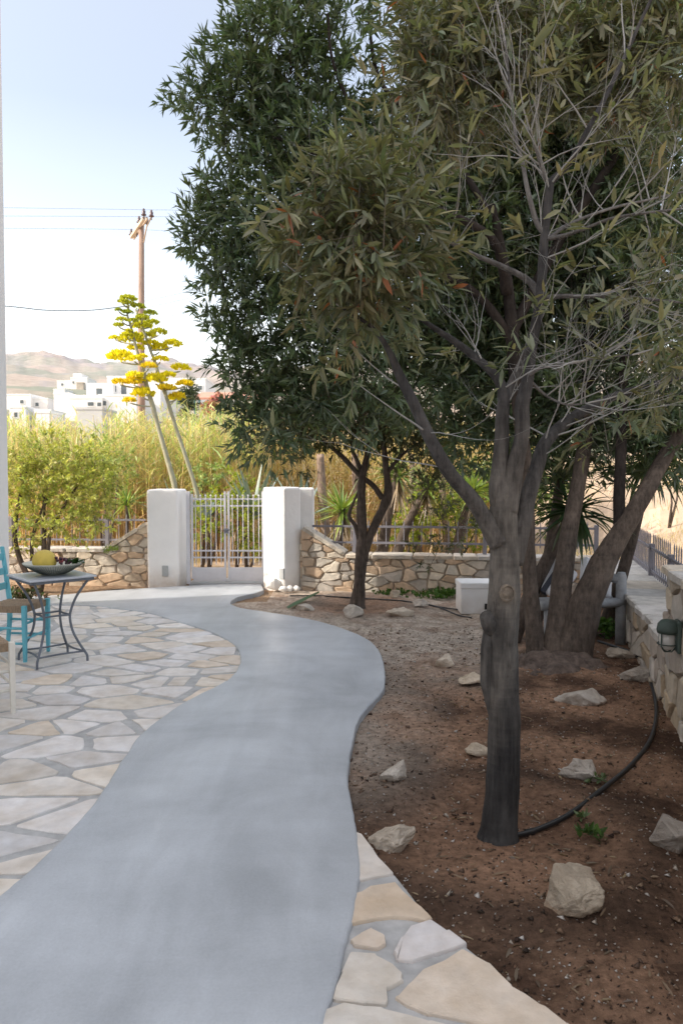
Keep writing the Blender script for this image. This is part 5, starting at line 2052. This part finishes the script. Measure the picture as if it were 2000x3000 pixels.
bush('pink flowering bush in front of the low roofed building', [(622, 1198, 60, 26, 22), (640, 1170, 60, 16, 14)], [(.55, .2, .25), (.6, .3, .32), (.3, .3, .1)], 60, .3, .2)
bush('dry brown bush on the sunlit bank right of the spiked fence', [(1960, 1400, 15, 60, 34), (1990, 1380, 15, 40, 40)], [(.34, .27, .16), (.42, .34, .2), (.28, .24, .12)], 110, .07, .02)
bush('olive bush on the sunlit bank behind the right brown trunk', [(1880, 1360, 19, 50, 30), (1920, 1340, 19, 40, 26)], [(.22, .22, .1), (.3, .26, .13)], 110, .08, .025)
# dark conifer
base = Vector((at_px(556, 58), 58, terrain(at_px(556, 58), 58)))
t = thing('cypress_tree', 'dark columnar cypress before the white buildings', 'tree', base)
mb = MB()
mb.tube([base - Vector((0, 0, .3)), P(556, 1240, 58)], [.15, .1], 7)
mb.build('trunk', M['brownbark'], t, off=base)
(v, f, c), C, D = crown_from_blobs([(556, 1170, 58, 15, 45), (556, 1135, 58, 7, 30), (554, 1200, 58, 20, 35)], 26, 14, .35, .4, .09, [(.06, .09, .05), (.09, .12, .07)])
npmesh('crown', v, f, c, M['conifer'], t, off=base)

# ---- reeds: a dense stand nobody could count


def reeds(name, xr, yr, n, top_px, cols_top, cols_low, hvar=.18, nleaf=11):
    x = rng.uniform(0, 1, n)
    d = rng.uniform(yr[0], yr[1], n)
    px = xr[0] + (xr[1] - xr[0]) * x
    X = (px - 1000) / F * d
    zt = CAMH - (np.interp(px, [p[0] for p in top_px], [p[1] for p in top_px]) - 1390) / F * d
    hgt = (zt + .1) * np.clip(1 + .07 * np.sin(px / 13.) * np.sin(px / 31. + d) - np.abs(rng.normal(size=n)) * hvar, .35, 1.12)
    base = np.stack([X, d, np.array([terrain(a, b) for a, b in zip(X, d)])], 1)
    dirs = unit(np.stack([rng.normal(size=n) * .07 + .02, rng.normal(size=n) * .07, np.ones(n)], 1))
    cl = np.array(cols_low)[rng.integers(0, len(cols_low), n)]
    parts = [blades(base, dirs, hgt, np.full(n, .018), .06, 4, cl, .2, flat=True)]
    k = n * nleaf
    idx = np.repeat(np.arange(n), nleaf)
    t = rng.uniform(.22, .98, k)
    b = base[idx] + dirs[idx] * (hgt[idx] * t)[:, None]
    an = rng.uniform(0, 2 * np.pi, k)
    el = rng.uniform(.5, 1.5, k)
    ld = unit(np.stack([np.cos(an), np.sin(an), el], 1))
    ct = np.array(cols_top)[rng.integers(0, len(cols_top), k)]
    clw = np.array(cols_low)[rng.integers(0, len(cols_low), k)]
    mixf = np.clip((t - .35) / .3 + rng.normal(size=k) * .3, 0, 1)[:, None]
    parts.append(blades(b, ld, rng.uniform(.22, .5, k), rng.uniform(.016, .036, k), .9, 3, ct * mixf + clw * (1 - mixf), .2))
    v, f, c = merge(parts)
    o = npmesh(name, v, f, c, M['leaf_sun'], kind='stuff')
    return o


RT = [(.50, .56, .24), (.64, .61, .32), (.40, .50, .22), (.70, .62, .38), (.30, .42, .19)]
RL = [(.68, .55, .35), (.60, .46, .29), (.74, .62, .42), (.54, .36, .22), (.60, .43, .27)]
reeds('reeds', (-60, 760), (14.2, 17.5), 1900, [(-60, 1210), (60, 1225), (150, 1215), (220, 1235), (260, 1290), (300, 1225), (380, 1195), (470, 1215), (560, 1195), (640, 1205), (700, 1180), (760, 1190)], RT, RL, .16)
reeds('dry_reeds', (760, 1560), (15, 18), 1300, [(760, 1190), (900, 1210), (1000, 1240), (1200, 1220), (1400, 1230), (1560, 1230)], [(.5, .4, .2), (.42, .36, .14), (.56, .46, .26)], RL, .2, 9)

# dry grass tufts on the ground beyond the fences
n = 5000
px = rng.uniform(-50, 2050, n)
d = rng.uniform(11.6, 14.5, n)
X = (px - 1000) / F * d
base = np.stack([X, d, np.array([terrain(a, b) for a, b in zip(X, d)])], 1)
ok = (base[:, 0] < -2.6) | (base[:, 0] > -.6)
base = base[ok]
n = len(base)
dirs = unit(np.stack([rng.normal(size=n) * .5, rng.normal(size=n) * .5, np.ones(n)], 1))
gc = np.array([(.56, .45, .29), (.5, .37, .22), (.62, .52, .36), (.36, .36, .14)])[rng.integers(0, 4, n)]
nb_ = 5200
bxx = rng.uniform(3.9, 14, nb_)
byy = rng.uniform(8.5, 30, nb_)
bb2 = np.stack([bxx, byy, np.array([terrain(a, b) for a, b in zip(bxx, byy)])], 1)
clump = np.array([fbm(a, b, 1.4, 3) for a, b in zip(bxx, byy)])
bb2 = bb2[clump > -.15]
base = np.concatenate([base, bb2])
n = len(base)
dirs = unit(np.stack([rng.normal(size=n) * .5, rng.normal(size=n) * .5, np.ones(n)], 1))
gc = np.array([(.56, .45, .29), (.5, .37, .22), (.62, .52, .36), (.42, .36, .2)])[rng.integers(0, 4, n)]
v, f, c = blades(base, dirs, rng.uniform(.12, .4, n), rng.uniform(.008, .016, n), .6, 3, gc, .2)
npmesh('dry_grass', v, f, c, M['leaf_sun'], kind='stuff')

# ================================================================== UTILITY POLE AND WIRES
DP = 28.0
base = Vector((at_px(414, DP), DP, terrain(at_px(414, DP), DP)))
t = thing('utility_pole', 'tall brown wooden utility pole with insulators behind the flowering agave', 'utility pole', base)


def pp(X, Y, d=DP):
    return P(320 + X / 3.92, 580 + Y / 3.92, d)


mb = MB()
top = pp(372, 312)
mb.tube([base - Vector((0, 0, .5)), base + (top - base) * .5, top], [.15, .125, .095], 12)
mb.build('pole', M['poleWood'], t, smooth=True, off=base)
mb = MB()
ca, cb_ = pp(255, 450, 29.0), pp(400, 235, 27.2)
mb.beam(ca, cb_, .11, .11)
mb.build('crossarm', M['paleWood'], t, off=base)
mb = MB()
ca2, cb2 = pp(285, 470, 29.2), pp(440, 235, 27.4)
mb.beam(ca2, cb2, .06, .06)
mb.build('crossarm', M['paleWood'], t, off=base)
mb = MB()
mb.tube([pp(398, 510, DP - .12), pp(432, 330, 27.5), pp(482, 225, 27.2), pp(488, 190, 27.2)], .03, 6)
mb.build('brace', M['paleWood'], t, off=base, smooth=True)
ins = [(255, 395, 29), (345, 250, 28), (398, 165, 27.2), (432, 260, 28.2), (486, 180, 27.2), (320, 410, 28.6)]
for X, Y, d in ins:
    c = pp(X, Y, d)
    mb = MB()
    k = .8 if (X, Y) != (320, 410) else .4
    mb.lathe([(.025 * k, -.17 * k), (.115 * k, -.13 * k), (.12 * k, -.09 * k), (.07 * k, -.06 * k), (.085 * k, .03 * k), (.08 * k, .06 * k), (.045 * k, .08 * k), (.05 * k, .14 * k), (.03 * k, .17 * k)], 12, c)
    mb.tube([c - Vector((0, 0, .28 * k)), c - Vector((0, 0, .15 * k))], .02, 6)
    mb.build('insulator', M['insul'], t, off=base, smooth=True)


def wire(label, pts, r):
    mb = MB()
    mb.tube([Vector(p) for p in smoothline([tuple(p) for p in pts], 8)], r, 5)
    o = mb.build('power_line', M['wire'], smooth=True)
    tag(o, label, 'power line', 'wires on the utility pole')


wire('highest overhead wire running through the topmost insulators', [P(-250, 604, 26), P(60, 609, 26.8), pp(398, 135, 27.2), P(560, 618, 28.2), P(900, 640, 32)], .006)
wire('second overhead wire just below the highest one', [P(-250, 634, 26.5), P(60, 633, 27.3), pp(345, 215, 28), P(560, 638, 28.6), P(900, 660, 33)], .006)
wire('third overhead wire at the low insulator of the crossarm', [P(-250, 666, 28), P(60, 669, 28.5), pp(255, 362, 29), P(560, 680, 29.5), P(900, 700, 34)], .006)
wire('thick sagging cable joining the pole low down on the left', [P(-250, 878, 25), P(20, 897, 26), P(140, 909, 26.6), P(260, 909, 27.2), P(345, 900, 27.6), P(411, 890, 27.9)], .02)
wire('upper faint wire rising right from the pole towards the tree', [P(416, 884, 28), P(560, 852, 28.5), P(900, 770, 30)], .006)
wire('middle faint wire rising right from the pole towards the tree', [P(416, 905, 28), P(580, 868, 28.5), P(900, 800, 30)], .006)
wire('lower faint wire rising right from the pole towards the tree', [P(416, 945, 28), P(600, 905, 28.5), P(900, 850, 30)], .006)

# ================================================================== DISTANT BUILDINGS


def house(label, d, boxes, wins=(), name='white_building', m='housewhite', extra=None):
    """boxes: (px0, py_top, px1, py_bottom, depth m, setback m); wins: (px0, py0, px1, py1, setback)"""
    x = at_px((boxes[0][0] + boxes[0][2]) / 2, d)
    base = Vector((x, d, P(0, boxes[0][3], d).z))
    t = thing(name, label, 'building', base)
    for b in boxes:
        dd_ = d + b[5]
        p0, p1 = P(b[0], b[3], dd_), P(b[2], b[1], dd_)
        mb = MB()
        zb = min(p0.z, terrain(p0.x, dd_)) - 1.5
        mb.box(((p0.x + p1.x) / 2, dd_ + b[4] / 2, (zb + p1.z) / 2), (p1.x - p0.x, b[4], p1.z - zb))
        mb.box(((p0.x + p1.x) / 2, dd_ + b[4] / 2, p1.z + .12), (p1.x - p0.x + .12, b[4] + .12, .24))
        mb.build('wall', M[b[6] if len(b) > 6 else m], t, off=base)
    for wn in wins:
        dd_ = d + wn[4] - .06
        p0, p1 = P(wn[0], wn[3], dd_), P(wn[2], wn[1], dd_)
        mb = MB()
        mb.box(((p0.x + p1.x) / 2, dd_ + .02, (p0.z + p1.z) / 2), (p1.x - p0.x + .3, .1, p1.z - p0.z + .3))
        fr = mb.build('window', M['housewhite'], t, off=base)
        mb = MB()
        mb.box(((p0.x + p1.x) / 2, dd_ - .02, (p0.z + p1.z) / 2), (p1.x - p0.x, .08, p1.z - p0.z))
        mb.build('pane', M['window'], fr, off=base)
    return t, base


house('largest white cubic house with stepped roofs behind the agave stalks', 115, [(256, 1127, 330, 1260, 9, 1), (317, 1106, 402, 1260, 10, 2.5), (400, 1118, 470, 1260, 9, 3), (205, 1168, 300, 1260, 6, -2), (290, 1160, 400, 1260, 5, -1.5)],
      [(283, 1138, 300, 1158, 1), (325, 1131, 341, 1148, 2.5), (356, 1130, 371, 1157, 2.5), (258, 1178, 275, 1189, -2), (286, 1179, 297, 1190, -2), (300, 1175, 312, 1188, -1.5)])
house('long low white house right of the agave stalks', 125, [(452, 1112, 602, 1260, 10, 2), (470, 1150, 560, 1260, 5, -2)], [(520, 1165, 535, 1185, -2), (580, 1130, 592, 1142, 2)])
house('white hillside house with a stepped chapel roof high above the town', 210, [(208, 1108, 256, 1150, 8, 0), (215, 1097, 238, 1112, 6, 3), (168, 1117, 215, 1140, 6, 1), (225, 1122, 245, 1150, 3, -1, 'stonehouse')], [(213, 1117, 218, 1124, 0), (180, 1123, 186, 1130, 1)])
house('white house with a brown shuttered window left of the largest house', 120, [(160, 1155, 205, 1260, 7, 2), (190, 1162, 250, 1260, 6, -1)], [(208, 1176, 222, 1187, -1)])
house('small white house at the left of the town', 130, [(20, 1158, 90, 1260, 8, 0), (90, 1170, 140, 1260, 7, 1)], [(60, 1172, 70, 1182, 0), (105, 1180, 114, 1190, 1)])
house('low white house just above the reeds near the left wall', 95, [(30, 1195, 75, 1270, 5, 0), (100, 1205, 150, 1270, 5, 1)], [(30 + 12, 1208, 30 + 22, 1222, 0)])
house('grey blank garden wall building above the middle reeds', 80, [(225, 1200, 300, 1290, 5, 0, 'houseshade'), (105, 1210, 145, 1290, 4, 1)])
house('white hill house left of the chapel roofed house', 190, [(158, 1142, 190, 1170, 6, 0)], [(165, 1150, 170, 1156, 0)])
# pergola roofed building by the tree
t, base = house('low building with red tiled canopy and teal posts beside the cypress', 72, [(560, 1192, 760, 1260, 4, 4, 'houseshade')], [(600, 1200, 640, 1230, 4)], name='canopy_building')
mb = MB()
p0, p1 = P(562, 1160, 71), P(770, 1160, 71)
mb.add([(p0.x, 70, p0.z - .25), (p1.x, 70, p1.z - .25), (p1.x, 76, p1.z + .9), (p0.x, 76, p0.z + .9), (p0.x, 70, p0.z - .45), (p1.x, 70, p1.z - .45), (p1.x, 76, p1.z + .6), (p0.x, 76, p0.z + .6)],
       [(0, 1, 2, 3), (7, 6, 5, 4), (0, 4, 5, 1), (1, 5, 6, 2), (2, 6, 7, 3), (3, 7, 4, 0)])
mb.build('roof', M['tile'], t, off=base)
for px in (572, 585, 610, 650, 700):
    mb = MB()
    a_ = P(px, 1172, 70.3)
    mb.box((a_.x, 70.3, a_.z - 1.2), (.16, .16, 2.6))
    mb.build('post', M['teal'], t, off=base)
